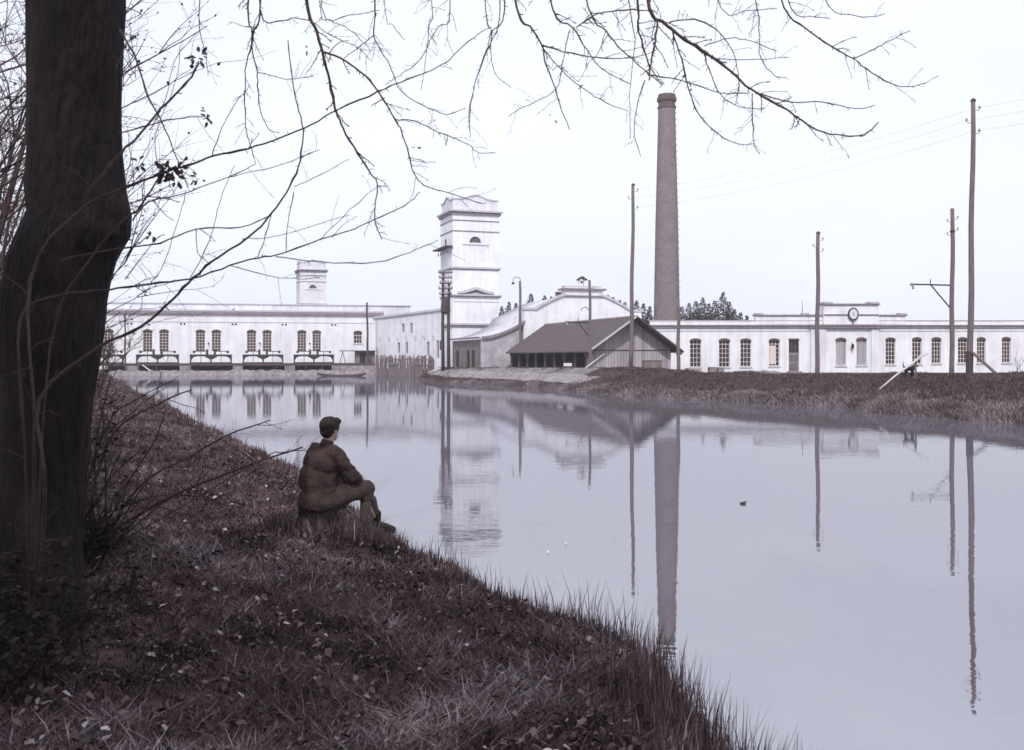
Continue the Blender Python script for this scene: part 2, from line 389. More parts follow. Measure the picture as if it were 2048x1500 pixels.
# ------------------------------------------------------------------ grass
def blades(name, X, Y, H, W, lean, shade, m, label, base=None):
    n = len(X); Z = ground_z(X,Y)-.015 if base is None else base
    az = rng.uniform(0,2*np.pi,n); la = rng.uniform(0,2*np.pi,n); L = lean
    wx = np.cos(az)*W/2; wy = np.sin(az)*W/2; dx = np.cos(la)*L; dy = np.sin(la)*L
    V = np.zeros((n,5,3))
    V[:,0]=np.stack([X-wx,Y-wy,Z],1); V[:,1]=np.stack([X+wx,Y+wy,Z],1)
    V[:,2]=np.stack([X-wx*.7+dx*.35,Y-wy*.7+dy*.35,Z+H*.55],1); V[:,3]=np.stack([X+wx*.7+dx*.35,Y+wy*.7+dy*.35,Z+H*.55],1)
    V[:,4]=np.stack([X+dx,Y+dy,Z+H],1)
    i = np.arange(n)*5
    q = np.stack([i,i+1,i+3,i+2],1); t = np.stack([i+2,i+3,i+4],1)
    o = fast_mesh(name, V.reshape(-1,3), [q,t], m, np.repeat(shade,5))
    return tag(o, label, 'grass', kind='stuff')
# near bank turf : density falls with distance
def near_samples(n, y0, y1, p=1.6, wmax=1.0):
    u = rng.uniform(0,1,n); a = 1-p
    Y = (y0**a+u*(y1**a-y0**a))**(1/a)
    xl = XL(Y); span = np.clip(xl+.60*Y+.6,.5,60)*wmax
    off = span*rng.uniform(0,1,n)
    return xl-off+.02, Y, off
def patch(X,Y):   # mottling of the sward
    return .5+.30*n2(X+3,Y,.9)+.30*n2(X*1.3+1,Y*.8,2.9)+.2*n2(Y,X,7.3)
X,Y,off = near_samples(190000, 3.6, 110)
pt = patch(X,Y); sh = np.clip(rng.normal(.42,.2,len(X))+.8*(pt-.5)+.0,0,1)
tall = rng.uniform(0,1,len(X))<.03
H = rng.uniform(.035,.095,len(X))*(.7+.6*np.clip(pt,0,1))*np.where(tall,1.7,1)*(1+np.clip(Y-15,0,60)*.012)
blades('grass', X, Y, H, .0048+.0007*Y, H*rng.uniform(.3,2.0,len(X)), sh, 'grass', 'matted brown winter grass covering the near bank')
# waterside fringe of upright stems
n = 15000; u = rng.uniform(0,1,n); a = -.7; Y = (4.0**a+u*(90**a-4.0**a))**(1/a)
cl = (n2(Y*0,Y,3.1)>-.35)|(rng.uniform(0,1,n)<.35)
Y = Y[cl]; off = np.abs(rng.normal(0,.26,len(Y))); X = XL(Y)-off+.05
H = rng.uniform(.07,.20,len(Y))*(1+.9*(rng.uniform(0,1,len(Y))<.09))*np.interp(Y,[4,9,14,40],[1.25,1.0,.8,1.4])
blades('waterside_grass', X, Y, H, .004+.0006*Y, H*rng.uniform(.02,.4,len(Y)), np.clip(rng.normal(.5,.24,len(Y)),0,1), 'grass', 'upright dry stems fringing the water along the near bank')
# reed-like stems at lower right of the near bank
n=420; Y = rng.uniform(4.4,7.8,n); X = XL(Y)-np.abs(rng.normal(0,.25,n))+.18
H = rng.uniform(.2,.5,n)
blades('tall_dry_stems', X, Y, H, np.full(n,.0075), H*rng.uniform(.05,.3,n), np.clip(rng.normal(.45,.2,n),0,1), 'grass', 'tallest dry stems standing at the water by the bottom corner of the near bank', base=np.maximum(ground_z(X,Y),-.1))
n=1500; aa=rng.uniform(0,2*np.pi,n); rr_=rng.uniform(.16,.6,n)
X=-2.0+.15+rr_*np.cos(aa)*1.25; Y=10.55+rr_*np.sin(aa)*.9-.12
k_=(X<XL(Y)+.02)&((Y<10.62)|(X>-1.6)); X,Y=X[k_],Y[k_]; H=rng.uniform(.12,.25,len(X))
blades('clump_grass', X, Y, H, .010+0*H, H*rng.uniform(.1,.7,len(X)), np.clip(rng.normal(.5,.2,len(X)),0,1), 'grass', 'taller grass around the seat and boots of the seated man')
# far bank : short brown turf and a bleached fringe
n=90000; u=rng.uniform(0,1,n); Y=28*(105/28)**u; dr=rng.uniform(.1,1,n)*np.interp(Y,[28,42,68,93,105],[7,7,5.4,3,2.6]); X=XR(Y)+dr/.92
slab = (Y>66)&(Y<101)&(dr<np.interp(Y,[66,101],[4,1.9]))&(dr>.75)
slab &= rng.uniform(0,1,n)>.22
X,Y,dr = X[~slab],Y[~slab],dr[~slab]
pt=patch(X*.6,Y*.6); H=rng.uniform(.06,.17,len(X))
blades('bank_turf', X, Y, H, .012+.0006*Y, H*rng.uniform(.2,1.2,len(X)), np.clip(rng.normal(.42,.2,len(X))+.3*(pt-.5),0,1), 'grassdark', 'short brown turf on the slope of the opposite bank')
n=42000; u=rng.uniform(0,1,n); Y=27*(86/27)**u; dr=np.abs(rng.normal(.35,.65,n))*np.interp(Y,[27,50,62,86],[1.6,1.1,.8,.45]); X=XR(Y)+dr/.92-.1
H=rng.uniform(.15,.42,len(X))*np.interp(Y,[27,50,60,90],[1.15,1,.7,.5])*(.42+.42*np.clip(.5+n2(X,Y,1.3),0,1))
sh=np.clip(rng.normal(.55,.25,len(X))+.2*n2(X,Y,.9),0,1)
blades('bleached_grass', X, Y, H, .012+.0006*Y, H*rng.uniform(.3,1.3,len(X)), sh, 'grassfar', 'bleached long grass hanging over the waterline of the opposite bank')
# leaf litter on the near bank
n = 15000; X,Y,off = near_samples(n, 3.7, 45, 1.5); Z = ground_z(X,Y)+rng.uniform(.015,.075,n)
S = rng.uniform(.008,.026,n)*(1+Y*.015); az=rng.uniform(0,2*np.pi,n); ti=rng.uniform(-.7,.7,n); tj=rng.uniform(-.7,.7,n)
ux=np.stack([np.cos(az),np.sin(az),ti],1); uy=np.stack([-np.sin(az),np.cos(az),tj],1)
C=np.stack([X,Y,Z],1); V=np.zeros((n,6,3)); S_=S[:,None]
V[:,0]=C-ux*S_; V[:,1]=C-ux*S_*.3-uy*S_*.6; V[:,2]=C+ux*S_*.5-uy*S_*.5; V[:,3]=C+ux*S_*1.1; V[:,4]=C+ux*S_*.4+uy*S_*.55; V[:,5]=C-ux*S_*.4+uy*S_*.6
V[:,1,2]+=S*.35; V[:,5,2]+=S*.3; V[:,2,2]+=S*.2
i=np.arange(n)*6
tag(fast_mesh('fallen_leaves', V.reshape(-1,3), [np.stack([i,i+1,i+2,i+3],1),np.stack([i,i+3,i+4,i+5],1)], 'litter', np.repeat(rng.uniform(0,1,n)**2.0,6)), 'scattered fallen leaves lying in the grass of the near bank','leaves',kind='stuff')

# ------------------------------------------------------------------ far bank stone slabs
m = MB(); m2_ = MB()
Y = 66.5
while Y < 100.5:
    L = random.uniform(1.5,2.5); Yn = Y+L-.09
    top = float(np.interp(Y,[66,101],[4.2,1.95])); 
    for (a,b,mm) in ((.55,.55,None),):
        pass
    bands = [(.75,.75+(top-.75)*.52,m2_),(.75+(top-.75)*.54,top,m)]
    for (d0,d1,mm) in bands:
        if mm is m and Y < 70: continue
        q=[]
        sk = .45
        for (yy,dd) in ((Y+sk*d0,d0),(Yn+sk*d0,d0),(Yn+sk*d1,d1),(Y+sk*d1,d1)):
            x = float(XR(yy))+dd/.92; q.append((x,yy,gz(x,yy)+.09+random.uniform(-.015,.02)))
        lo=[(x,y,z-.2) for x,y,z in q]
        mm.add(q+lo,[(0,3,2,1),(0,1,5,4),(1,2,6,5),(2,3,7,6),(3,0,4,7)])
    Y += L
sl = empty('slope_paving',(0,0,0),label='sloping stone slab paving of the bank below the pale brick hall',cat='paving')
m.build('upper_slabs','stonepale',sl); m2_.build('lower_slabs','stone',sl)

# ------------------------------------------------------------------ sluice building
fs_ = Fr(195,132,750,140)
def sz(px,py,d=0): return fs_.z(px,py,d)
sb = fs_.empty('powerhouse', label='long white waterworks building behind the four sluice gates', cat='building')
U = fs_.u
zc = sz(470,629); ztop = sz(470,623)
ops=[]; wl=[(286,304.6),(318.8,337.5),(391.8,410),(423.6,441.7),(494,512),(525.5,543),(595,612.5),(625,642)]
wl=[(a,b,659.5,703) for a,b in wl]+[(208,227,659.5,703),(707.6,723.8,660,686)]
for a,b,t,bt in wl: ops.append((U(a),U(b),sz(470,bt),sz(470,t),.22))
x1 = fs_.L+1.2
mb = MB(); wall(mb,-10,x1,.2,zc,ops,0,.3)
mb.box(-10,x1,.45,14,.2,zc-.01)
mb.build('wall','white',sb)
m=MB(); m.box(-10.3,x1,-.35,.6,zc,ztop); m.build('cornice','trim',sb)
m=MB(); m.box(-10.2,x1,-.12,.5,ztop+.003,ztop+.22); m.build('coping','line',sb)
m=MB(); zl=sz(470,645); m.box(-10.05,x1,-.05,.0,zl,zl+.09); m.build('string_course','line',sb)
m=MB(); zu=HC-(612.5-YH)*147/F; m.box(-11,U(815,9),6,15,ztop-.3,zu); m.build('roof_storey','white2',sb)
m=MB(); m.box(-11.2,U(815,9)+.2,5.8,15.2,zu,zu+.12); m.build('roof_edge','line',sb)
for (a,b,c,d,r) in ops:
    small = (d-c)<2.5
    window(sb,a,b,c,d,r,0,.3,cols=3,rows=3 if small else 7,bar=.058,sill=small)
for k,(px) in enumerate((259,365.5,468.5,568.5,667.5)):
    for s in (-3.4,3.4):
        m=MB(); x=U(px+s); z=sz(470,648.5); m.ball((x,-.02,z),(.13,.06,.14),8,6); m.build('vent_hole','dark',sb)
for px in (417,519.5,619.5):
    m=MB(); x=U(px); z=sz(470,686); m.tube([(x,0,z),(x,-.25,z+.05)],.03,6); m.ball((x,-.3,z-.05),(.10,.1,.16),8,6); m.build('wall_lamp','iron',sb)

# sluice works (piers, deck, ledge) and gates
fd = Fr(205,121,752,128)
wk = fd.empty('sluice_deck', label='dark plank walkway on stone piers along the sluice', cat='walkway')
Ud=fd.u
def dz(py,px=470): return fd.z(px,py)
zd = dz(727)
m=MB(); m.box(Ud(190),Ud(752),1.0,9.5,zd-.28,zd); m.build('deck','timberdark',wk)
m=MB(); m.box(Ud(190),Ud(760),-.2,1.6,-.6,dz(741.5))
for k in range(60):
    x=random.uniform(Ud(200),Ud(740)); s=random.uniform(.15,.4); m.ball((x,random.uniform(-.25,1.2),dz(741.5)+random.uniform(-.05,.04)),(s,s*.7,s*.3),7,5)
m.build('stone_ledge','stone',wk)
for a,b in ((248,275),(358,380),(465,485),(569,590),(664,680)):
    m=MB(); m.box(Ud(a),Ud(b),.6,9.2,-.5,zd-.29); m.build('pier','stonepale',wk)
m=MB(); m.box(Ud(190),Ud(752),8.6,9.0,-.5,zd-.3); m.build('back_wall','dark',wk)
for a,b in ((275,358),(380,465),(485,569),(590,664)):
    m=MB(); m.box(Ud(a)+.02,Ud(b)-.02,3.6,3.9,-.5,zd-.31); m.build('gate_leaf','timberdark',wk)
m=MB(); m.box(Ud(680),Ud(752),.9,2.2,-.5,zd-.30)
m.build('quay_wall','stone',wk)
for k in range(22):
    if k%2: continue
for px in (312,470,553,612,645):
    m=MB(); x=Ud(px); m.tube([(x,.7,-.5),(x,.7,zd-.05)],.07,6); m.build('mooring_post','timberdark',wk)
m=MB(); m.tube([(Ud(283),.9,dz(730)),(Ud(301),-.1,dz(741))],.08,5); m.build('leaning_plank','timberpale',wk)

def gate(px0,px1,label):
    x0=Ud(px0,2); x1=Ud(px1,2); w=x1-x0; zt=HC-(710.5-YH)*fd.z(470,0)*0 if False else fd.z((px0+px1)/2,710.5,2)
    t = empty('sluice_gate_frame',(fd.x0+fd.c*(x0+w/2)-fd.s*2, fd.y0+fd.s*(x0+w/2)+fd.c*2, zd), fd.a, label=label, cat='sluice gate', group='iron sluice gate frames')
    h=zt-zd
    m=MB(); m.box(-w/2,w/2,-.15,.15,h-.14,h+.1); m.build('top_beam','iron',t)
    for sx in (-1,1):
        m=MB(); xx=sx*(w/2-.1); m.box(xx-.08,xx+.08,-.12,.12,0,h-.141)
        m.add([(xx-sx*.08,-.06,h-.14),(xx-sx*.7,-.06,h-.142),(xx-sx*.3,-.06,h-.28),(xx-sx*.08,-.06,h-.62),(xx-sx*.08,.06,h-.14),(xx-sx*.7,.06,h-.142),(xx-sx*.3,.06,h-.28),(xx-sx*.08,.06,h-.62)],
              [(0,1,2,3),(7,6,5,4),(0,4,5,1),(1,5,6,2),(2,6,7,3)])
        m.build('side_post','iron',t)
    m=MB(); m.prism([(-.09,0.0),(.09,0.0),(.09,h-.55),(.75,h-.2),(.75,h-.141),(-.75,h-.141),(-.75,h-.2),(-.09,h-.55)],-.09,.09); m.build('centre_post','iron',t)
    for sx in (-1,1):
        cx=sx*w*.24
        m=MB(); m.tube([(cx-.9,0,h+.5),(cx+.9,0,h+.5)],.05,6)
        m.box(cx-sx*.75-.13,cx-sx*.75+.13,-.13,.13,h+.101,h+.75)
        m.tube([(cx+sx*.8,-.1,h+.42),(cx+sx*.8,.1,h+.42)],.17,10)
        m.build('winding_gear','iron',t)
        m=MB(); m.tube([(cx,.02,-1.2),(cx,.02,h+.44)],.035,5); m.build('lifting_rod','iron',t)
    m=MB(); m.box(-w/2,w/2,-.3,-.2,.02,.16); m.build('foot_beam','iron',t)
    return t
gate(272,358,'iron sluice gate frame nearest the tree, left of the other three whole ones')
gate(379.6,464,'second whole iron sluice gate frame from the big tree')
gate(485,567,'third whole iron sluice gate frame from the big tree')
gate(587,668,'iron sluice gate frame closest to the moored boat and the white tower')
gate(176,248,'iron sluice gate frame half hidden by the big tree trunk and twigs')

# lean-to on deck end
fl_=Fr(680,134,752,135)
lt=fl_.empty('lean_to_hut',zd,label='small dark flat-roofed hut at the end of the sluice walkway',cat='hut')
zr_=fl_.z(715,701)-zd; xa=fl_.u(711); xb=fl_.u(750)
m=MB(); m.box(0,fl_.u(752),-.8,2.2,zr_-.09,zr_); m.build('roof','timberdark',lt)
m=MB(); m.box(xa,xb,0,2,-.1,zr_-.095); m.build('wall','brown',lt)
m=MB(); m.box(fl_.u(720),fl_.u(731),-.04,.05,-.05,zr_-.3); m.build('door','dark',lt)
m=MB(); x=fl_.u(685); m.tube([(x-.35,-.3,0),(x,-.3,zr_-.1)],.05,5); m.tube([(x+.35,-.3,0),(x,-.3,zr_-.12)],.05,5); m.build('trestle','timber',lt)

# wing
fw=Fr(750,140,882,131.2)
wg=fw.empty('side_wing',label='white side wing with narrow slit windows between the long building and the tall tower',cat='building')
za=fw.z(750,637.5); zb=fw.z(881,621)
ops=[]
for px,t,b in ((806,647,664),(822.5,646,666),(797,685,706),(813,684,707),(856,683,712),(875,681,716)):
    ops.append((fw.u(px-2.2),fw.u(px+2.6),fw.z(px,b),fw.z(px,t),0))
LW=fw.L+.4
mb=MB(); wall(mb,0,LW,.2,za,ops,0,.5)
mb.prism([(0,za),(LW,za),(LW,zb)],0,.5)
mb.prism([(0,.2),(LW,.2),(LW,zb-.02),(0,za-.02)],.6,5)
mb.build('wall','white2',wg)
m=MB(); m.prism([(-.15,za),(LW,zb),(LW,zb+.28),(-.15,za+.28)],-.28,5.1); m.build('roof_edge','line',wg)
for (a,b,c,d,r) in ops:
    m=MB(); m.box(a-.02,b+.02,.30,.36,c,d); m.build('window','glass',wg)
m=MB(); 
for k in range(7):
    m.tube([(LW*(.1+.13*k),-.3,fw.z(800,678)),(LW*(.1+.13*k),0,fw.z(800,680))],.03,5); m.ball((LW*(.1+.13*k),-.3,fw.z(800,675)),.09,6,5)
m.build('insulator_row','porcelain',wg)
m=MB(); m.tube([(.5,-.12,za-.4),(.5,-.12,1)],.06,6); m.build('downpipe','line',wg)

# ------------------------------------------------------------------ towers
def tower(name, px, Y, ang, W, D, label, zs=1.0, detail=True):
    f=Fr(px,Y,ang=ang); t=f.empty(name,label=label,cat='tower'); s=15.748
    def z(y): return HC+(715-y)/s*zs
    zc0=z(428); zc1=z(419)
    xc=W/2-.05
    # shaft front with half-round window and panel joints
    r=.82; ops=[(xc-r,xc+r,z(484),z(484)+r,r)]
    mb=MB(); wall(mb,0,W,0.2,zc0,ops,0,.35)
    mb.add([(0,0,.2),(0,D,.2),(0,D,zc0),(0,0,zc0)],[(0,3,2,1)]); mb.add([(W,0,.2),(W,D,.2),(W,D,zc0),(W,0,zc0)],[(0,1,2,3)]); mb.add([(0,D,.2),(W,D,.2),(W,D,zc0),(0,D,zc0)],[(0,3,2,1)])
    mb.build('wall','white',t)
    o=MB().add([(xc-r,.33,z(484)),(xc+r,.33,z(484)),(xc+r,.33,z(484)+r),(xc-r,.33,z(484)+r)],[(0,1,2,3)]).build('half_round_window','brown',t)
    m=MB()
    for a in (-.42,0,.42): m.box(xc+a-.03,xc+a+.03,.26,.31,z(484),z(484)+r*.88)
    m.box(xc-r+.1,xc+r-.1,.26,.31,z(484)+.3,z(484)+.36); m.build('glazing_bars','timber',o)
    m=MB(); m.box(xc-1.75,xc+1.75,-.10,.02,z(488.5),z(487)); m.build('sill','line',t)
    # side niche
    m=MB(); m.prism([(0,0)]*0 or [(-.01,0),(0,0),(0,.1)],0,.1) if False else None
    m=MB(); y0=D*.55; m.box(-.03,.02,y0-.3,y0+.3,z(484),z(473)); m.build('side_window','dark',t)
    # crown parapet with a curved rise on front and sides
    def crown(n=20, w=W):
        hb=z(398)-zc1; hm=z(389)-zc1; pts=[]
        for k in range(n+1):
            u=k/n; x=u*w; c=math.cos((u-.5)*2*math.pi) ; h=hb+(hm-hb)*max(0,(.5+.5*math.cos((u-.5)*2*math.pi*1.35)) if abs(u-.5)<.37 else 0)
            pts.append((x,zc1+h))
        return pts
    i=.12
    cp=crown(); m=MB(); m.prism([(i,zc1),(W-i,zc1)]+[(i+x*(W-2*i)/W,zz) for x,zz in reversed(cp)],i,i+.4)
    m.prism([(i,zc1),(W-i,zc1)]+[(i+x*(W-2*i)/W,zz) for x,zz in reversed(cp)],D-.5,D-.1)
    cs=crown(20,D); q=[(i,zc1)]
    side=[(y,zz) for y,zz in cs]
    for xx0,xx1 in ((i,i+.4),(W-i-.4,W-i)):
        n=len(side)
        vs=[(xx0,.52+(D-1.04)*y/D,zz-.02) for y,zz in side]+[(xx1,.52+(D-1.04)*y/D,zz-.02) for y,zz in side]+[(xx0,.52+(D-1.04)*y/D,zc1) for y,zz in side]+[(xx1,.52+(D-1.04)*y/D,zc1) for y,zz in side]
        fs=[]
        for k in range(n-1): fs+= [(k,n+k,n+k+1,k+1),(2*n+k,k,k+1,2*n+k+1),(3*n+k,3*n+k+1,n+k+1,n+k)]
        m.add(vs,fs)
    m.build('crown_parapet','white2',t)
    m=MB()
    for y0,y1 in ((i-.1,i+.48),(D-.58,D-.02)):
        for k in range(len(cp)-1):
            (xa,za_),(xb,zb_)=cp[k],cp[k+1]; fx=lambda x:i-.1+x*(W-2*i+.2)/W
            m.prism([(fx(xa),za_),(fx(xb),zb_),(fx(xb),zb_+.16),(fx(xa),za_+.16)],y0,y1)
    for k in range(len(side)-1):
        (ya,za_),(yb,zb_)=side[k],side[k+1]
        for xx0,xx1 in ((i-.1,i+.48),(W-i-.48,W-i+.1)):
            A=lambda y:.5+(D-1.0)*y/D
            m.add([(xx0,A(ya),za_-.02),(xx1,A(ya),za_-.02),(xx1,A(yb),zb_-.02),(xx0,A(yb),zb_-.02),(xx0,A(ya),za_+.14),(xx1,A(ya),za_+.14),(xx1,A(yb),zb_+.14),(xx0,A(yb),zb_+.14)],
                  [(4,5,6,7),(0,4,7,3),(1,2,6,5)])
    m.build('crown_coping','line',t)
    m=MB(); m.box(.5,W-.5,.5,D-.5,zc1+.1,zc1+.3); m.build('roof_deck','slate',t)
    m=MB(); m.box(-.45,W+.45,-.45,D+.45,zc1-.22,zc1); m.build('top_cornice','line',t)
    m=MB(); m.box(-.22,W+.22,-.22,D+.22,zc0,zc1-.225); m.build('cornice_bed','trim',t)  # this and the beds below: shade under cornices put into a dark colour
    for k,(y,hh) in enumerate(((438.6,.13),(460,.13))):
        m=MB(); m.box(-.07,W+.07,-.07,D+.07,z(y)-hh,z(y)); m.build('string_course','trim',t)
    m=MB(); m.box(-.25,W+.25,-.25,D+.25,z(536.5),z(533)); m.build('band','line',t)
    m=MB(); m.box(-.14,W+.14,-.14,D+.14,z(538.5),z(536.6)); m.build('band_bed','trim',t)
    # pediment storey
    m=MB(); m.box(-.12,W+.35,-.35,D+.2,z(591),z(588.5)); m.build('pediment_cornice','line',t)
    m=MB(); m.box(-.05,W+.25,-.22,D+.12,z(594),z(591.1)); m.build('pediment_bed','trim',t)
    m=MB(); a0=xc-1.9; a1=xc+1.9; zt=z(573); z0=z(586.5); th=.3
    m.prism([(a0-.5,z0),(a0+.15,z0),(xc,zt-th-.05),(a1-.15,z0),(a1+.5,z0),(a1+.5,z0+.25),(a1,z0+.3),(xc,zt),(a0,z0+.3),(a0-.5,z0+.25)],-.4,0)
    m.build('pediment_moulding','line',t)
    m=MB(); m.prism([(a0+.35,z0+.002),(a1-.35,z0+.002),(xc,zt-th-.12)],-.06,-.0); m.build('pediment_field','brown',t)
    m=MB(); m.prism([(xc-.75,z0+.004),(xc+.75,z0+.004),(xc,zt-th-.45)],-.1,-.065); m.build('pediment_inner_field','white',t)
    m=MB(); m.box(0.2,W+.05,-.07,.0,z(603),z(602)); m.build('string_course','line',t)
    m=MB(); m.box(-.3,W+.3,-.3,D+.2,z(650),z(646)); m.build('base_cornice','line',t)
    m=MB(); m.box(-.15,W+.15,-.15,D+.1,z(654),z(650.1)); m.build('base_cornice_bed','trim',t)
    return f,t,z
ft,tw,tz=tower('water_tower',905,127,math.radians(19.1),6.2,5.84,'tall white square tower with curved parapet and half-round window beside the brick hall')
m=MB(); m.box(-1.0,-.02,-.3,6.2,tz(494),tz(491.5)); m.build('canopy','timberdark',tw)
m=MB()
for k in range(5):
    y=.5+k*1.15; m.tube([(-.5,y,tz(494)),(-.5,y,tz(501))],.03,5); m.ball((-.5,y,tz(503)),(.1,.1,.2),6,5)
m.build('insulator_set','porcelain',tw)
f2=Fr(599,212,ang=math.radians(19.1))
tower('far_tower',599.5,212,math.radians(19.1),5.6,5.84,'small distant white tower rising behind the long waterworks roof',zs=1.0)

# ------------------------------------------------------------------ arched hall
ca=math.radians(18.2); fh=Fr(1167,116,ang=ca)
hl=fh.empty('vaulted_hall',label='white hall with curved gable and bell turret above the brown shed',cat='building')
hz=lambda y,px=1167: fh.z(px,y)
uL=fh.u(1049); uR=fh.u(1287)
def profile(sgn):
    out=[]
    for k in range(13):
        t=k/12; x=2.2+(6.0-2.2)*t; z=hz(592)-(hz(592)-hz(622))*(t**1.25); out.append((sgn*x,z))
    return out
pr=profile(1); xe=abs(uL)
zs_=pr[-1][1]
gp=[(-xe,.3),(xe,.3),(xe,zs_),(6.0,zs_)]+[(x,z) for x,z in reversed(pr)][1:]+[(-x,z) for x,z in pr][:-1]+[(-6.0,zs_),(-xe,zs_)]
m=MB(); m.prism(gp,0,.5); m.build('gable_wall','white',hl)
m=MB(); m.box(-xe-.12,-6.0,-.12,.6,.3,zs_-.05); m.build('corner_pilaster','white',hl)
m=MB(); m.box(6.0,xe+.12,-.12,.6,.3,zs_-.05); m.build('corner_pilaster','white',hl)
# coping along the curve
m=MB()
for sg in (-1,1):
    pts=[(sg*x,z) for x,z in pr]+[(sg*(xe+.3),zs_)]
    for k in range(len(pts)-1):
        (a,za_),(b,zb_)=pts[k],pts[k+1]
        if sg<0: (a,za_),(b,zb_)=(b,zb_),(a,za_)
        m.prism([(a,za_+.003),(b,zb_+.003),(b,zb_+.27),(a,za_+.27)],-.25,.75)
m.build('curved_coping','line',hl)
# stepped top block with cornices
a=fh.u(1130); b=fh.u(1205)
m=MB(); m.box(a,b,-.05,1.2,hz(593),hz(575)); m.build('top_block','white',hl)
m=MB(); m.box(a-.35,b+.35,-.35,1.5,hz(580.5),hz(577)); m.build('top_cornice','trim',hl)
m=MB(); m.box(a,b-.1,.02,1.1,hz(575)+.003,hz(572)); m.build('top_coping','line',hl)
m=MB(); m.box(a-.05,b+.1,-.22,.0,hz(593.5),hz(591)); m.build('string_course','trim',hl)
# bell turret
bt=MB(); xc=fh.u(1166.5)
for s in (-1,1): bt.box(xc+s*.32-.09,xc+s*.32+.09,.3,.6,hz(572),hz(558.5))
o=bt.build('bell_turret','white',hl)
m=MB(); m.prism([(xc-.62,hz(559)),(xc-.5,hz(559)-.1),(xc,hz(554)-.1),(xc+.5,hz(559)-.1),(xc+.62,hz(559)),(xc,hz(552))],.1,.8); m.build('turret_roof','timberdark',o)
m=MB(); m.lathe([(.16,0),(.13,.1),(.09,.25),(.03,.32)],10,(xc,.45,hz(566))); m.build('bell','iron',o)
# blind arch
m=MB(); n=12
for k in range(n):
    t0=math.pi*k/n; t1=math.pi*(k+1)/n; cx=fh.u(1170); cz=hz(622); r0,r1=.42,.52
    m.add([(cx-r0*math.cos(t0),-.03,cz+r0*math.sin(t0)),(cx-r0*math.cos(t1),-.03,cz+r0*math.sin(t1)),(cx-r1*math.cos(t1),-.03,cz+r1*math.sin(t1)),(cx-r1*math.cos(t0),-.03,cz+r1*math.sin(t0))],[(0,1,2,3)])
m.build('round_window_hood','trim',hl)
# aisle brick wall + roof swoop
ua=fh.u(963); LH=12.7; za0=fh.z(963,673); za1=hz(641,1045)
ais=[]
for k in range(13):
    t=k/12; ais.append((ua+(-xe-ua)*t, za0+(za1-za0)*(t**1.7)))
bw=MB(); bw.prism([(ua,.3),(-xe-.125,.3)]+[(x,z-.3) for x,z in reversed(ais[:-1])],0.05,.4); bw.build('aisle_end_wall','brickpale',hl)
sw=MB(); ops=[]
for pa,pb in ((913.5,917.5),(935,939),(944.5,949)):
    # side wall frame is perpendicular: solve y for given column
    def yy(px):
        k=(px-1024)/F; X0=fh.x0+fh.c*ua; Y0=fh.y0+fh.s*ua; dx,dy=-fh.s,fh.c
        return (k*Y0-X0)/(dx-k*dy)
    ops.append((min(yy(pa),yy(pb)),max(yy(pa),yy(pb))))
sw.box(ua-.0,ua+.3,.41,LH,.3,za0-.31); sw.build('aisle_side_wall','brown',hl)
for a_,b_ in ops:
    m=MB(); m.box(ua-.06,ua+.0-.003,a_,b_,.9,za0-1.5); m.build('slit_window','dark',hl)
# roof sheet: swoop + vault
rp=[(ua-.35,za0-.02)]+[(x,z) for x,z in ais]
xs=np.linspace(-xe+.3,0,10); 
def vault(x):
    ax=abs(x); zt=hz(592)-.02
    if ax<2.2: return zt+.10*(1-ax/2.2)
    t=min((ax-2.2)/3.8,1); z=zt-(hz(592)-hz(622))*t**1.25
    return z-.35*max(0,ax-6.0)
rp2=rp[:-1]+[(x,min(vault(x),1e9)-.10) for x in np.linspace(-xe+.2,xe,22)]
m=MB(); n=len(rp2)
vs=[(x,.3 if x>-xe else -.15,z) for x,z in rp2]+[(x,LH+.2,z) for x,z in rp2]+[(x,.3 if x>-xe else -.15,z-.22) for x,z in rp2]+[(x,LH+.2,z-.22) for x,z in rp2]
m.add(vs,[(k,k+1,n+k+1,n+k) for k in range(n-1)]+[(2*n+k,3*n+k,3*n+k+1,2*n+k+1) for k in range(n-1)]+[(k,2*n+k,2*n+k+1,k+1) for k in range(n-1)]+[(n+k,n+k+1,3*n+k+1,3*n+k) for k in range(n-1)]+[(0,n,3*n,2*n)])
m.build('roof','slate',hl,True)
m=MB()
for k in range(12):
    (xa_,z0_),(xb_,z1_)=ais[k],ais[k+1]
    m.prism([(xa_-.02,z0_-.30),(xb_-.02,z1_-.30),(xb_-.02,z1_+.02),(xa_-.02,z0_+.02)],-.3,-.16)
m.build('verge_board','trim',hl)
m=MB(); m.box(ua-.42,ua-.30,-.2,LH+.2,za0-.2,za0-.02); m.build('gutter','trim',hl)
m=MB(); m.box(xe-.3,xe,.5,LH,.3,zs_-.8); m.build('side_wall','white',hl)
m=MB(); m.box(ua+.3,xe-.3,LH-.3,LH,.3,za0-.4); m.prism([(-xe,za0-.5),(xe-.3,za0-.5),(xe-.3,zs_-.7),(3,hz(600)),(-3,hz(600)),(-xe,zs_-.9)],LH-.25,LH-.05); m.build('rear_wall','white2',hl)
m=MB(); x=fh.u(1113,4); x2=fh.u(1134,4); m.box(x,x2,3.2,4.4,vault(x)-.6,fh.z(1120,585,4)); 
o=m.build('roof_box','archbrick',hl); MB().box(x-.1,x2+.1,3.1,4.5,fh.z(1120,585,4),fh.z(1120,583.5,4)).build('roof_box_cap','slate',o)
m=MB(); m.box(xe-13.9,xe-13.6,-.5,-.35,3,3.1) if False else None

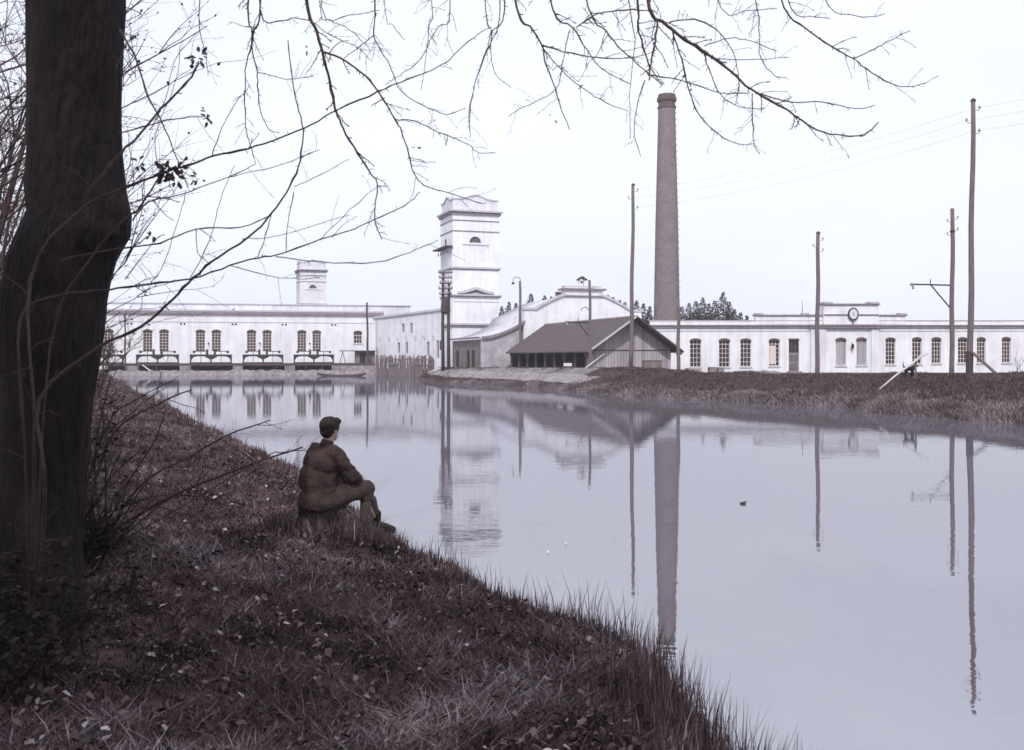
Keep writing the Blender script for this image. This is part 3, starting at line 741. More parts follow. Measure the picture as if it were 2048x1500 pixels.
# ------------------------------------------------------------------ brown shed
fa=Fr(1273,90,ang=math.atan2(-(112.8-90),3.72-11.2)+math.pi/2+math.pi) 
shed_dir=math.atan2(22.8,-7.48); fa=Fr(1273,90,ang=shed_dir-math.pi/2)
ov_=0; sd=fa.empty('open_shed',label='brown gabled timber shed with open front posts and board gable',cat='shed')
SL=24.0; hw=4.35; zr=fa.z(1273,632); ze=fa.z(1273,700)-.12; zg=.55; ov=.05
# roof slopes
th=.12; slope=(zr-ze)/(hw+.35)
for sg,nm in ((-1,'roof_slope'),(1,'roof_slope')):
    m=MB(); X1=sg*(hw+.35)
    m.add([(0,-ov,zr),(X1,-ov,ze),(X1,SL,ze),(0,SL,zr),(0,-ov,zr-th),(X1,-ov,ze-th),(X1,SL,ze-th),(0,SL,zr-th)],
          [(0,3,2,1) if sg>0 else (0,1,2,3),(4,5,6,7) if sg>0 else (7,6,5,4),(0,1,5,4),(1,2,6,5),(2,3,7,6)])
    o=m.build('roof','roofbrown',sd)
    b=MB(); 
    b.add([(0,-ov-.05,zr+.06),(X1*1.0,-ov-.05,ze+.06),(X1*1.0,-ov-.05,ze-.13),(0,-ov-.05,zr-.13),(0,-ov-.003,zr+.06),(X1*1.0,-ov-.003,ze+.06),(X1*1.0,-ov-.003,ze-.13),(0,-ov-.003,zr-.13)],
          [(0,1,2,3),(7,6,5,4),(0,4,5,1),(3,2,6,7),(1,5,6,2)])
    b.build('verge_board','timberpale' if sg<0 else 'timberdark',o)
m=MB(); m.tube([(0,-ov,zr+.03),(0,SL,zr+.03)],.09,6); m.build('ridge_cap','timberpale',sd)
# gable boards (front), dark inside
gy=1.5
gz_=lambda x: zr-th-.02-(abs(x))*slope
m=MB(); bx=-hw+.05
midz=fa.z(1250,700)
W_=hw-.15
m.prism([(-W_,zg),(W_,zg),(W_,gz_(W_)),(0,gz_(0)),(-W_,gz_(W_))],gy,gy+.06); m.build('gable_boards','boards',sd)
m=MB(); m.box(-W_,W_,gy-.05,gy-.003,midz-.05,midz+.03); m.build('gable_rail','timberdark',sd)
m=MB(); xa_=fa.u(1299); xb_=fa.u(1335); m.box(xa_,xb_,gy-.35,gy-.01,zg,fa.z(1315,722)); o=m.build('gable_bin','brown',sd); MB().box(xa_-.05,xb_+.05,gy-.4,gy-.004,fa.z(1315,722),fa.z(1315,721)).build('bin_lid','timberdark',o)
m=MB(); m.box(-hw+.2,-hw+.26,gy+.1,SL-.2,zg,zg+.45); m.build('side_plinth','brown',sd)
m=MB(); m.box(hw-.3,hw-.2,gy+.1,SL-.1,zg,ze-.15); m.box(-hw+.3,hw-.3,SL-.2,SL-.1,zg,ze-.05); m.box(0.0,.06,gy+.1,SL-.2,zg,ze); m.build('inner_wall','timberdark',sd)
for k in range(9):
    y=gy+.1+k*(SL-gy-.8)/8; m=MB(); x=-hw+.15
    m.box(x-.09,x+.09,y-.09,y+.09,zg,ze-.02)
    if k%2==0:
        m.tube([(x,y,ze-.75),(x,y-.6,ze-.1)],.06,4); m.tube([(x,y,ze-.75),(x,y+.6,ze-.1)],.06,4)
    m.build('post','timber',sd)
m=MB(); m.box(-hw-.02,-hw+.25,.05,SL-.1,ze-.12,ze-.03); m.build('eaves_beam','timberdark',sd)
m=MB(); m.box(hw-.25,hw+.3,.1,.3,ze-.3,ze-.14); m.box(-hw-.3,-hw+.25,.1,.3,ze-.3,ze-.14); m.build('rafter_ends','timberdark',sd)
o=MB().box(-.45,.45,-.03,.03,0,.5)
k_=(1135.5-1024)/F; Yb=85.0
bd=o.build('white_board','clockface'); bd.location=(k_*Yb,Yb,gz(k_*Yb,Yb)+.35); bd.location.z=HC-(732.5-YH)/F*Yb; bd.rotation_euler=(0,0,.35)
tag(bd,'small bright white board leaning under the open front of the brown shed','board')
bd.scale=(.85,1,.55)

# ------------------------------------------------------------------ low white building right
fr_=Fr(1300,105,2300,105)
rb=fr_.empty('machine_hall',label='long low white building with a clock on its raised parapet',cat='building')
Ur=fr_.u; rz=lambda py: HC-(py-YH)*105/F
ops=[]; wins=[(1380,1402,677,734,'g'),(1438,1459.5,677,734,'g'),(1481,1502,677,733,'g'),(1538,1559,677,732,'c'),(1577.5,1598,677,745,'d'),
 (1671.5,1692,675.5,731,'s'),(1713,1733,675,730.5,'s'),(1771.5,1790.5,675,728.5,'g'),(1824.5,1843,674.5,727.5,'g'),(1863.5,1882,674.5,726.5,'g'),(1916,1934.5,674.5,726,'g'),(1954,1971,674.5,725.5,'g'),(2004,2021,674,725,'g'),(2057,2074,674,725,'g'),(2110,2126,674,725,'g')]
for a,b,t,bo,k in wins: ops.append((Ur(a),Ur(b),rz(bo) if k!='d' else .62,rz(t),.17))
x0=Ur(1300); x1=Ur(2260)
mb=MB(); wall(mb,x0,x1,.2,rz(656),ops,0,.3); mb.box(x0,x1,.35+.1,13,.2,rz(656)-.01); mb.build('wall','white',rb)
for (a,b,c,d,r),(pa,pb,t,bo,k) in zip(ops,wins):
    if k=='g': window(rb,a,b,c,d,r,0,.3,3,6,bar=.05)
    elif k=='c':
        o=window(rb,a,b,c,d,r,0,.3,3,6,bar=.05)
        MB().box(a+.08,a+(b-a)*.7,.155,.165,c+.2,d-.75).build('curtain','mull',o)
    elif k=='s': window(rb,a,b,c,d,r,0,.24,2,1,bar=.05,kind='shutter',frame='line',name='shuttered_window')
    else:
        o=MB(); o.box(a,b,.14,.2,.62,rz(706)); do=o.build('door','stone',rb)
        m=MB(); w_=(b-a)
        m.box(a+.12,b-.12,.10,.137,.75,1.6); m.box(a+.12,a+w_*.46,.10,.137,1.75,rz(707)-.1); m.box(a+w_*.54,b-.12,.10,.137,1.75,rz(707)-.1); m.build('door_panels','timber',do)
        m=MB()
        for q in (0,.33,.66,1): m.box(a+.02+(w_-.1)*q,a+.08+(w_-.1)*q,.14,.2,rz(706),rz(682))
        m.box(a,b,.13,.21,rz(706),rz(704.5)); m.box(a,b,.145,.195,rz(694),rz(693)); m.build('transom','timber',do)
        MB().box(a,b,.24,.26,rz(706),rz(677)).build('pane','glass',do)
        MB().box(a-.03,b+.03,-.02,.12,rz(679)-.05,rz(677)).build('brick_arch','archbrick',do)
        MB().box(a-.2,b+.2,-.5,-.003,.55,.75).build('step','stone',do)
m=MB(); m.box(x0,x1,.0+.0,.5,rz(656),rz(641.5)); m.build('parapet','white',rb)
m=MB(); m.box(x0,x1,-.28,.0-.002,rz(651.8),rz(649.8)); m.build('upper_cornice','trim',rb)
m=MB(); m.box(x0,x1,-.18,-.003,rz(655.8),rz(653.4)); m.build('lower_cornice','trim',rb)
m=MB(); m.box(x0,x1,-.06,-.002,rz(662.3),rz(661.3)); m.build('string_course','line',rb)
m=MB(); m.box(x0,x1,-.08,.6,rz(641.5)+.002,rz(640.3)); m.build('coping','line',rb)
# raised parapet steps
m=MB(); m.box(Ur(1511),Ur(1811),-.04,.7,rz(648),rz(632)); m.build('raised_parapet','white',rb)
m=MB(); m.box(Ur(1508),Ur(1645),-.18,.8,rz(632)+.002,rz(629.2)); m.box(Ur(1755),Ur(1814),-.18,.8,rz(632)+.002,rz(629.2)); m.build('raised_coping','trim',rb)
for a,b in ((1510,1525),(1604,1618),(1797,1812)):
    MB().box(Ur(a),Ur(b),-.2,.7,rz(629.2)+.002,rz(626)).build('coping_block','line',rb)
m=MB(); m.box(Ur(1645),Ur(1755),-.35,.9,rz(649),rz(610)); m.build('clock_gable','white',rb)
m=MB(); m.box(Ur(1643),Ur(1757),-.55,1,rz(610)+.002,rz(607.5)); m.build('clock_gable_coping','trim',rb)
m=MB(); m.box(Ur(1646),Ur(1754),-.45,-.352,rz(631),rz(628.6)); m.build('clock_gable_band','trim',rb)
for a,b in ((1645,1662),(1736,1754)): MB().box(Ur(a),Ur(b),-.58,.9,rz(607.5)+.002,rz(603.8)).build('coping_block','line',rb)
m=MB(); m.box(Ur(1620),Ur(1651),-.22,-.0,.2,rz(657)); m.build('pilaster','white2',rb)  # greyer plaster puts the shading of this pilaster into its colour
m=MB(); m.box(Ur(1742),Ur(1756),-.14,-.0,.2,rz(657)); m.build('pilaster','white',rb)
m=MB(); m.box(Ur(1618),Ur(1760),-.48,-.29,rz(652),rz(649.6)); m.box(Ur(1618),Ur(1760),-.40,-.19,rz(656.2),rz(653.2)); m.build('bay_cornice','trim',rb)
# clock
cx=Ur(1703); cz=rz(628.5)
cl=MB(); 
def disc(mb,cx,y0,y1,cz,rx,rz_,n=28,x=1):
    mb.prism([(cx+rx*math.cos(2*math.pi*k/n),cz+rz_*math.sin(2*math.pi*k/n)) for k in range(n)],y0,y1)
disc(cl,cx,-.62,-.46,cz,.55,.66); ck=cl.build('clock','iron',rb)
f_=MB(); disc(f_,cx,-.64,-.623,cz,.42,.53); f_.build('clock_face','clockface',ck)
h_=MB()
for k in range(12):
    an=math.pi*k/6; h_.box(cx+.36*math.sin(an)-.015,cx+.36*math.sin(an)+.015,-.655,-.641,cz+.46*math.cos(an)-.02,cz+.46*math.cos(an)+.02)
h_.tube([(cx,-.66,cz),(cx-.02,-.66,cz+.26)],.022,4); h_.tube([(cx,-.67,cz),(cx+.1,-.67,cz-.2)],.025,4); h_.build('clock_hands','iron',ck)
MB().box(cx-.04,cx+.04,-.52,-.46,rz(649),cz-.66).build('clock_bracket','iron',ck)
m=MB(); xx=Ur(1703); m.tube([(xx,0,rz(686)),(xx,-.35,rz(686))],.03,5); m.ball((xx,-.38,rz(692)),(.17,.17,.24),10,7); m.lathe([(.06,0),(.13,.22)],8,(xx,-.38,rz(699))); m.build('wall_lantern','iron',rb)
m=MB(); m.tube([(Ur(1607),.4,rz(626)),(Ur(1607),.4,rz(601))],[.04,.02],5); m.build('rooftop_rod','iron',rb)
for px in (1440,1760,1900):
    pass

# yard odds and ends in front of it
def pile(px0,px1,ytop,Y,label,m_='rubble',name='rubble_heap',nn=60):
    xa=(px0-1024)/F*Y; xb=(px1-1024)/F*Y; zt=HC-(ytop-YH)/F*Y; mb=MB()
    for k in range(nn):
        u=random.random(); x=xa+(xb-xa)*u; h=(zt-.62)*(math.sin(math.pi*min(max(u,.05),.95))**.5)
        s=random.uniform(.15,.4); mb.ball((x-xa,random.uniform(-.6,.6),random.uniform(0,1)*h-.1),(s,s,s*.7),6,4)
    o=mb.build(name,m_); o.location=(xa,Y,.62); return tag(o,label,'rubble heap')
pile(1362,1402,737,100,'low heap of broken stone beside the shed under the first tall window',nn=70)
pile(1475,1560,743,99,'long pale gravel mound before the half-curtained window','stonepale',nn=150)
for (a,b,t,lab,mm) in ((1417,1433,735,'square grey stone block with rough sides by the second tall window','brown'),(1435,1447,736,'paler upright stone block to the right of the square one','stonepale')):
    Yb=99.5; xa=(a-1024)/F*Yb; xb=(b-1024)/F*Yb; mb=MB(); mb.box(0,xb-xa,-.4,.4,0,HC-(t-YH)/F*Yb-.6); mb.box(.05,xb-xa-.05,-.35,.35,HC-(t-YH)/F*Yb-.6,HC-(t-YH)/F*Yb-.55)
    o=mb.build('stone_block',mm); o.location=(xa,Yb,.6); tag(o,lab,'stone block')

# ------------------------------------------------------------------ chimney stack
X=(1333.5-1024)/F*147; s=13.6
ch=empty('factory_chimney',(X,147,.6),label='tall tapering round brick chimney behind the white buildings',cat='chimney')
zt=HC+(715-190)/s-.6; zz=lambda y:HC+(715-y)/s-.6
prof=[(2.05,0),(1.97,zz(700)),(1.90,zz(638)),(1.66,zz(450)),(1.42,zz(320)),(1.25,zz(222)),(1.24,zz(218))]
M['soot']=brick_mat('sooty_brick',(.12,.085,.085),(.15,.11,.11),(.10,.08,.08),1.4,cyl=True)
MB().lathe(prof,48).build('shaft','chimney',ch,True)
MB().lathe([(1.24,zz(218)+.003),(1.36,zz(217.5)),(1.36,zz(214.5)),(1.23,zz(214)),(1.22,zz(205)),(1.42,zz(203)),(1.44,zz(197)),(1.30,zz(196)),(1.26,zz(190)),(.9,zz(190)),(.85,zz(193))],48).build('cap','soot',ch)
m=MB()
for k in range(34):
    z=zz(640)+k*(zz(200)-zz(640))/34; r=float(np.interp(z,[p[1] for p in prof],[p[0] for p in prof])); m.tube([(r-.05,-.2,z),(r+.16,-.2,z),(r+.16,.2,z),(r-.05,.2,z)],.03,4)
m.build('climbing_irons','iron',ch)

# ------------------------------------------------------------------ poles
def insul(mb,x,z,sg,s=1.0):
    mb.tube([(x,0,z-.12*s),(x+sg*.16*s,0,z-.16*s),(x+sg*.26*s,0,z-.10*s),(x+sg*.26*s,0,z)],.018*s,4); 
def pole(px0,py0,px1,py1,Y,w0,w1,label,ins=(),mt='timber',zb=None,arm=None,name='utility_pole',cap=True,group='wooden line poles on the opposite bank',n=9):
    a=P(px0,py0,Y); b=P(px1,py1,Y); base=zb if zb is not None else gz(a.x,Y)-.1
    t=empty(name,(a.x,Y,base),label=label,cat='pole',group=group)
    H=b.z-base; dx=b.x-a.x
    pts=[(dx*k/n+.03*math.sin(k*1.3+px0),0,H*k/n) for k in range(n+1)]; r0=w0/2*Y/F; r1=w1/2*Y/F
    MB().tube(pts,[r0+(r1-r0)*k/n for k in range(n+1)],10).build('shaft',mt,t,True)
    if cap: MB().lathe([(r1*1.25,0),(r1*1.3,.06),(r1*.3,.16)],10,(dx,0,H+.002)).build('pole_cap','timberdark',t)
    for (py,sg) in ins:
        z=P(px0,py,Y).z-base; m=MB(); x=dx*z/H+sg*r1; insul(m,x,z,sg,.8); o=m.build('insulator_hook','iron',t)
        MB().lathe([(.03,0),(.065,.02),(.06,.08),(.03,.13)],8,(x+sg*.26*.8,0,z-.02)).build('insulator','porcelain',o)
    return t,base,H,dx
# tall near pole with brace
t,b_,H_,dx=pole(1939.5,749,1946.5,203,47.6,12.5,8.4,'tallest dark pole at the right end of the bank with three hook insulators',((216,1),(241,-1),(262,1)),mt='timber')
m=MB(); q0=P(1941,704,47.6); q1=P(2006,748,45.5)
bx=q0.x-t.location.x; m.tube([(bx,-.15,q0.z-b_),(q1.x-t.location.x,q1.y-47.6,gz(q1.x,q1.y)-b_-.05)],.07,6); m.build('brace','timber',t)
MB().tube([(-.02,0,.0),(.0,0,1.6)],.168,10).build('tarred_foot','timberdark',t)
t,b_,H_,dx=pole(1903,749,1905.5,417,65.7,10,7.6,'pole with a side bracket arm next to the tallest pole',((435,1),(441,-1),(458,1),(468,-1)),cap=False)
def bracket(t,base,Y,pc,x0px,x1px,y,xbr,ybr0,pxp):
    m=MB(); zt=P(0,y,Y).z-base; X0=P(x0px,y,Y).x-t.location.x; X1=P(x1px,y,Y).x-t.location.x; XB=P(xbr,y,Y).x-t.location.x
    m.tube([(X0,0,zt+.02),(X1,0,zt-.05)],.05,6); o=m.build('bracket_arm','iron',t)
    MB().tube([(XB,0,zt),(X1,0,P(0,ybr0,Y).z-base)],.045,6).build('bracket_strut','iron',t)
    q=MB(); q.ball((X0,0,zt+.02),.11,8,6); q.lathe([(.05,0),(.09,.05),(.06,.25)],8,(X0+.1,0,zt-.3)); q.build('insulator','porcelain',o)
    MB().tube([(XB,0,zt),(XB,0,zt+.35)],.03,5).build('arm_pin','iron',o)
bracket(t,b_,65.7,0,1823,1901,569,1861,617,1905)
MB().tube([(.06,0,P(0,463,65.7).z-b_-.06),(.06,0,P(0,463,65.7).z-b_+.06)],.165,10).build('iron_band','iron',t)
pole(1634,750,1636.5,467,69,9.2,7,'bare round pole before the low white building, left of its clock',((478,1),(491,-1),(500,1)),cap=True)
pole(1262,740,1266.5,371,70,9,6,'tall pole standing in front of the shed gable',((380,1),(396,-1),(415,1)),cap=True)
t,b_,H_,dx=pole(1180.5,742,1179.5,560,86,6.2,5.2,'shorter pole before the open side of the shed, with a bracket arm',((574,1),),cap=False)
bracket(t,b_,86,0,1132,1178,644,1156,673,1180)
pole(1356.5,745,1357,600,76,8,6,'pole just right of the shed eaves in front of the chimney foot',(),cap=False)
# leaning timber prop at shed
def prop(name,pts,rad,label,mt='timberpale'):
    p0=pts[0]; o=MB().tube([tuple(p-p0) for p in pts],rad,7).build(name,mt,None,True); o.location=p0; return tag(o,label,'timber')
prop('leaning_prop',[P(1162,743,80),P(1208,708,84)],[.07,.05],'pale pole leaning against the shed roof corner above the slab paving')
# lamp pole
t,b_,H_,dx=pole(1041,745,1040,562,112.8,6,5,'street lamp pole with a curved neck in front of the hall corner',(),zb=.6,name='street_lamp',cap=False,group=None)
m=MB(); c=[(-.0+.0,0,H_-.2)]+[(-.42+.42*math.cos(a),0,H_+.35*math.sin(a)+.1) for a in np.linspace(0,math.pi,9)]+[(-.84,0,H_-.1)]
m.tube(c,.035,6); m.build('lamp_neck','iron',t); MB().lathe([(.2,0),(.16,.12),(.06,.25)],10,(-.84,0,H_-.36)).build('lamp_shade','iron',t)
if 'group' in t: del t['group']
# sluice-side poles
pole(736,727,734,605,133,4.6,3.6,'thin dark pole at the corner where the side wing meets the long building',((612,1),(619,-1),(618,1)),mt='timberdark',zb=zd-1,cap=False,group='thin poles along the sluice')
pole(250.5,741,250,628,122,3.4,3,'thin dark post beside the left end of the sluice walkway',(),mt='timberdark',zb=-.3,cap=False,group='thin poles along the sluice')
# double transformer pole
Yd=95.0; a=P(886,738,Yd)
t=empty('twin_pole',(a.x,Yd,gz(a.x,Yd)-.1),label='twin dark poles crowded with insulators in front of the white tower',cat='pole'); base=t.location.z
s=Yd/F
for px,top in ((0,545),(11.5,565)):
    h=P(0,top,Yd).z-base
    MB().tube([(px*s+.0,0,0),(px*s-.03,0,h*.5),(px*s+.02,0,h)],[.17,.15,.12],8).build('shaft','timberdark',t,True)
for py in (546,556,567,578,589):
    z=P(0,py,Yd).z-base; m=MB(); w=.55+.15*random.random()
    m.box(.25-w,.25+w,-.18,-.1,z-.05,z+.05); o=m.build('crossarm','timberdark',t)
    for q in range(5):
        x=.25-w+.06+q*(2*w-.12)/4+random.uniform(-.03,.03); MB().lathe([(.04,0),(.075,.05),(.07,.16),(.04,.22)],8,(x,-.14,z+.052)).build('insulator','porcelain',o)
m=MB()
for k in range(16):
    z0=P(0,random.uniform(560,612),Yd).z-base; x=random.uniform(-.25,.8); m.tube([(x,-.25,z0),(x+random.uniform(-.3,.3),-.2,z0-.5),(x*.6+.1,-.2,z0-1.1)],.02,4)
m.build('cable_bundle','iron',t)
m=MB(); z=P(0,622,Yd).z-base; m.lathe([(.08,-.65),(.34,-.4),(.40,.2),(.36,.75),(.2,.95)],12,(.22,-.1,z+.3)); m.build('cable_box','timberdark',t)
m=MB(); z=P(0,700,Yd).z-base; m.box(-.3,.0,-.2,.2,z,z+.9); m.build('switch_box','timberdark',t)

# overhead wires (sagging)
def wire(a,b,sag,label):
    n=14; pts=[a.lerp(b,k/n)-Vector((0,0,sag*4*(k/n)*(1-k/n))) for k in range(n+1)]
    o=MB().tube([tuple(p-a) for p in pts],.0032,4).build('overhead_wire','iron'); o.location=a; tag(o,label,'wire','overhead wires in the sky')
for k,(ya,xa,yb,xb,lab) in enumerate(((216,1952,380,1270,'topmost wire from the tallest pole to the pole by the shed'),(241,1938,396,1262,'middle wire from the tallest pole to the pole by the shed'),(262,1952,415,1270,'lowest wire from the tallest pole to the pole by the shed'))):
    wire(P(xa,ya,47.6),P(xb,yb,70),.5,lab)
for k,(ya,xa,lab) in enumerate(((216,1952,'topmost wire running right out of the picture from the tallest pole'),(241,1938,'middle wire running right out of the picture from the tallest pole'),(262,1952,'lowest wire running right out of the picture from the tallest pole'))):
    a=P(xa,ya,47.6); wire(a, a+Vector((16,-26,.3)),.5,lab)

# timber prop with post and the dog, on the right bank
Yk=46.0
prop('leaning_branch_pole',[P(1759,778,43.5),P(1790,752,44.2),P(1828,724,45),P(1842,712,45.3),P(1857,707,45.4)],[.028,.04,.052,.045,.035],'long pale crooked pole leaning over the bank crest before the low building')
o=prop('short_post',[Vector((P(1832,750,45.4).x,45.4,gz(P(1832,750,45.4).x,45.4)-.1)),P(1831,724,45.4)],[.05,.045],'short upright post under the crooked leaning pole','timber')
# dog (side on, tail up at left, head lowered right)
xd=P(1818,745,46.6); Zd=gz(xd.x,46.6)
dg=empty('dog',(xd.x,46.6,Zd),.1,label='small black dog with raised tail on the bank crest by the leaning pole',cat='dog')
m=MB()
m.chain([(-.15,0,.33),(0,0,.32),(.14,0,.34)],[.085,.08,.10],10)
m.chain([(.16,0,.37),(.23,0,.43)],[.07,.055],8); m.ball((.27,0,.45),(.07,.055,.055),8,6); m.chain([(.29,0,.43),(.36,0,.41)],[.035,.022],8)
for sy in (-.04,.04): m.chain([(.25,sy,.49),(.24,sy,.54)],[.022,.008],6)
for sy in (-.055,.055):
    m.chain([(.14,sy,.30),(.13,sy,.15),(.145,sy,.0)],[.045,.026,.022],7)
    m.chain([(-.15,sy,.30),(-.10,sy,.20),(-.17,sy,.12),(-.15,sy,.0)],[.055,.04,.022,.022],7)
m.chain([(-.2,0,.37),(-.24,0,.47),(-.23,0,.58)],[.03,.022,.012],6)
b=m.build('body','fur',dg,True); md=b.modifiers.new('r','REMESH'); md.mode='VOXEL'; md.voxel_size=.016; md.use_smooth_shade=True
dg.scale=(1.2,1.2,1.25)
# twiggy bush at far right edge
def twig_shrub(name,loc,h,n,label,mt='twig2',spread=.5,r=.012,kids=4,cat='shrub'):
    mb=MB()
    def grow(p,d,L,r,lev):
        k=4; pts=[p]; q=p.copy(); dd=d.copy()
        for i in range(k):
            dd=(dd+Vector((random.uniform(-1,1),random.uniform(-1,1),random.uniform(-.5,.9)))*.22).normalized(); q=q+dd*L/k; pts.append(q.copy())
        mb.tube(pts,[r*(1-.6*i/k) for i in range(k+1)],4 if lev else 5,cap=False)
        if lev<2:
            for j in range(kids):
                i=random.randint(1,k); nd=(dd+Vector((random.uniform(-1,1),random.uniform(-1,1),random.uniform(-.3,.8)))*.9).normalized()
                grow(pts[i],nd,L*random.uniform(.3,.6),r*.5,lev+1)
    for k in range(n):
        d=Vector((random.uniform(-1,1)*spread,random.uniform(-1,1)*spread,1)).normalized(); grow(Vector((random.uniform(-.1,.1),random.uniform(-.1,.1),0)),d,h*random.uniform(.6,1),r,0)
    o=mb.build(name,mt); o.location=loc; return tag(o,label,cat)
x=(2052-1024)/F*48; twig_shrub('bare_shrub',(x,48,gz(x,48)-.05),1.7,7,'small leafless shrub at the right edge in front of the low building',spread=.9,r=.02)

# wooden stakes in the water in front of the wing
cnt=0
st0=P(752,750,124.5); 
labs='weathered timber stake in the close row at the water before the side wing'
for k in range(34):
    px=752+k*3.45+random.uniform(-.8,.8); Y=124.5-6.5*(k/33)**1.3; a=P(px,0,Y); top=HC-(random.uniform(708,716)-YH)/F*Y
    if k>26: top-= .5*random.random()
    h=top+.6; r=random.uniform(.07,.14)
    m=MB(); m.tube([(0,0,0),(random.uniform(-.1,.1),0,h*.6),(random.uniform(-.15,.15),0,h)],[r,r,r*.7],6)
    o=m.build('timber_stake','timber'); o.location=(a.x,Y,-.6); tag(o,labs,'stake','row of timber stakes in the water')
m=MB()
for z in (1.35,2.0): m.tube([P(750,0,124.2)*Vector((1,1,0)).length*0+Vector((P(752,0,124.2).x,124.2,z)),Vector((P(815,0,121.6).x,121.6,z)),Vector((P(866,0,117.7).x,117.7,z-.1))],.07,5)
o=m.build('fence_rails','timber'); tag(o,'two horizontal rails tying the row of water stakes together','rail')
for k in range(16):   # pale palings behind the stakes
    px=757+k*7.2; Y=126.2-6*(k/16)**1.3; a=P(px,0,Y); top=HC-(random.uniform(711,714)-YH)/F*Y
    mb=MB(); w_=random.uniform(.1,.2); top-=random.uniform(0,.35); mb.box(-w_,w_,-.03,.03,0,top-.1); mb.prism([(-w_,top-.1),(w_,top-.1),(w_*.5,top+.05),(-w_*.6,top)],-.03,.03)
    o=mb.build('paling','timber'); o.location=(a.x,Y,.1); o.rotation_euler=(0,random.uniform(-.06,.06),-.4); tag(o,'flat wooden paling standing behind the timber stakes','paling','flat palings behind the stakes')
# quay strip where stakes meet the bank
m=MB(); m.add([(-11.0,118,0)]*0 or [(P(756,0,127).x,127,-.3),(P(872,0,119.5).x,119.5,-.3),(P(872,0,119.5).x,119.5,.75),(P(756,0,127).x,127,.75),(P(756,0,133).x,133,.75),(P(885,0,128).x,128,.75)],[(0,1,2,3),(3,2,5,4)])
tag(m.build('quay_edge','stone'),kind='structure')
# pile of planks by the tower foot
m=MB()
for k in range(5): m.tube([(-.6+.1*k,0,.02+.03*k),(1.3-.2*k,.4,.25+.06*k)],.05,4)
o=m.build('timber_pile','timberpale'); xp=P(868,0,100).x; o.location=(xp,100,gz(xp,100)+.05); tag(o,'small pile of pale planks at the foot of the twin poles','timber pile')

# ------------------------------------------------------------------ boat
xb=P(683,0,125); bt=empty('rowing_boat',(xb.x,118.6,0),.0,label='long flat dark punt moored at the sluice ledge',cat='boat')
bt.location=(P(683,0,118).x,118,0)
L=P(732,0,118).x-P(633,0,118).x; n=16; vs=[]; fs=[]
for k in range(n+1):
    u=k/n*2-1; x=u*L/2; w=.55*(1-abs(u)**3)+.08; sh=.16+.26*abs(u)**2.2; bot=-.12+.40*max(0,abs(u)-.62)/.38*.8
    vs+= [(x,-w,sh),(x,-w*.75,bot),(x,w*.75,bot),(x,w,sh),(x,w-.05,sh),(x,(w-.05)*.75,bot+.06),(x,-(w-.05)*.75,bot+.06),(x,-w+.05,sh)]
for k in range(n):
    for j in range(8): fs.append((k*8+j,k*8+(j+1)%8,(k+1)*8+(j+1)%8,(k+1)*8+j))
fs.append(tuple(range(7,-1,-1))); fs.append(tuple(n*8+j for j in range(8)))
m=MB(); m.v=vs; m.f=fs; m.build('hull','boat',bt,True)
for x in (-1.2,.6): MB().box(x-.12,x+.12,-.46,.46,.08,.12).build('thwart','timber',bt)

# ------------------------------------------------------------------ fir trees behind
def fir(px,py,Y,label,wd=.19,seed=0):
    rr=random.Random(seed); top=P(px,py,Y); g0=.6; H=top.z-g0
    t=empty('fir_tree',(top.x,Y,g0),label=label,cat='tree',group='fir trees behind the white buildings')
    MB().tube([(0,0,0),(0,0,H*.99)],[.22,.02],6).build('trunk','bark',t)
    V=[];T=[];S=[]; base=H*.1; wmax=H*wd
    nl=int(H*5.5)
    for i in range(nl):
        f=i/nl; z=base+(H-base)*(f**.85); r=wmax*((1-z/H)**.9)*rr.uniform(.7,1.2)+.04
        nb=max(4,int(15*(1-f))+3)
        for b in range(nb):
            a=rr.uniform(0,6.283); L=r*rr.uniform(.55,1.15); dz=-L*rr.uniform(.05,.45)
            ca_,sa=math.cos(a),math.sin(a)
            for q in range(8):
                t0=rr.uniform(.15,1); x=ca_*L*t0; y=sa*L*t0; zz_=z+dz*t0+rr.uniform(-.12,.12); s_=rr.uniform(.26,.52)*(1.15-.4*t0)*(1.1-.6*f)
                o=len(V); a2=a+rr.uniform(-1.1,1.1)
                V.append((x,y,zz_)); V.append((x+math.cos(a2)*s_-math.sin(a2)*s_*.35,y+math.sin(a2)*s_+math.cos(a2)*s_*.35,zz_-s_*.35+rr.uniform(-.1,.25)*s_)); V.append((x+math.cos(a2)*s_*.7+math.sin(a2)*s_*.4,y+math.sin(a2)*s_*.7-math.cos(a2)*s_*.4,zz_-s_*.6))
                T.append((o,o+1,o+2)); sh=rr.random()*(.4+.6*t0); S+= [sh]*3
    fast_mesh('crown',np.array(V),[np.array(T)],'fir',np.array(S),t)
peaks=[(1004,612),(1018,603),(1032,605),(1062,586),(1089,590),(1103,592),(1216,589),(1226,593),(1239,599),(1250,603),(1273,600),(1287,606),(1299,611),(1364,612),(1378,605),(1392,601),(1405,594),(1418,606),(1430,600),(1446,583),(1458,602),(1469,617),(1481,624),(1493,630)]
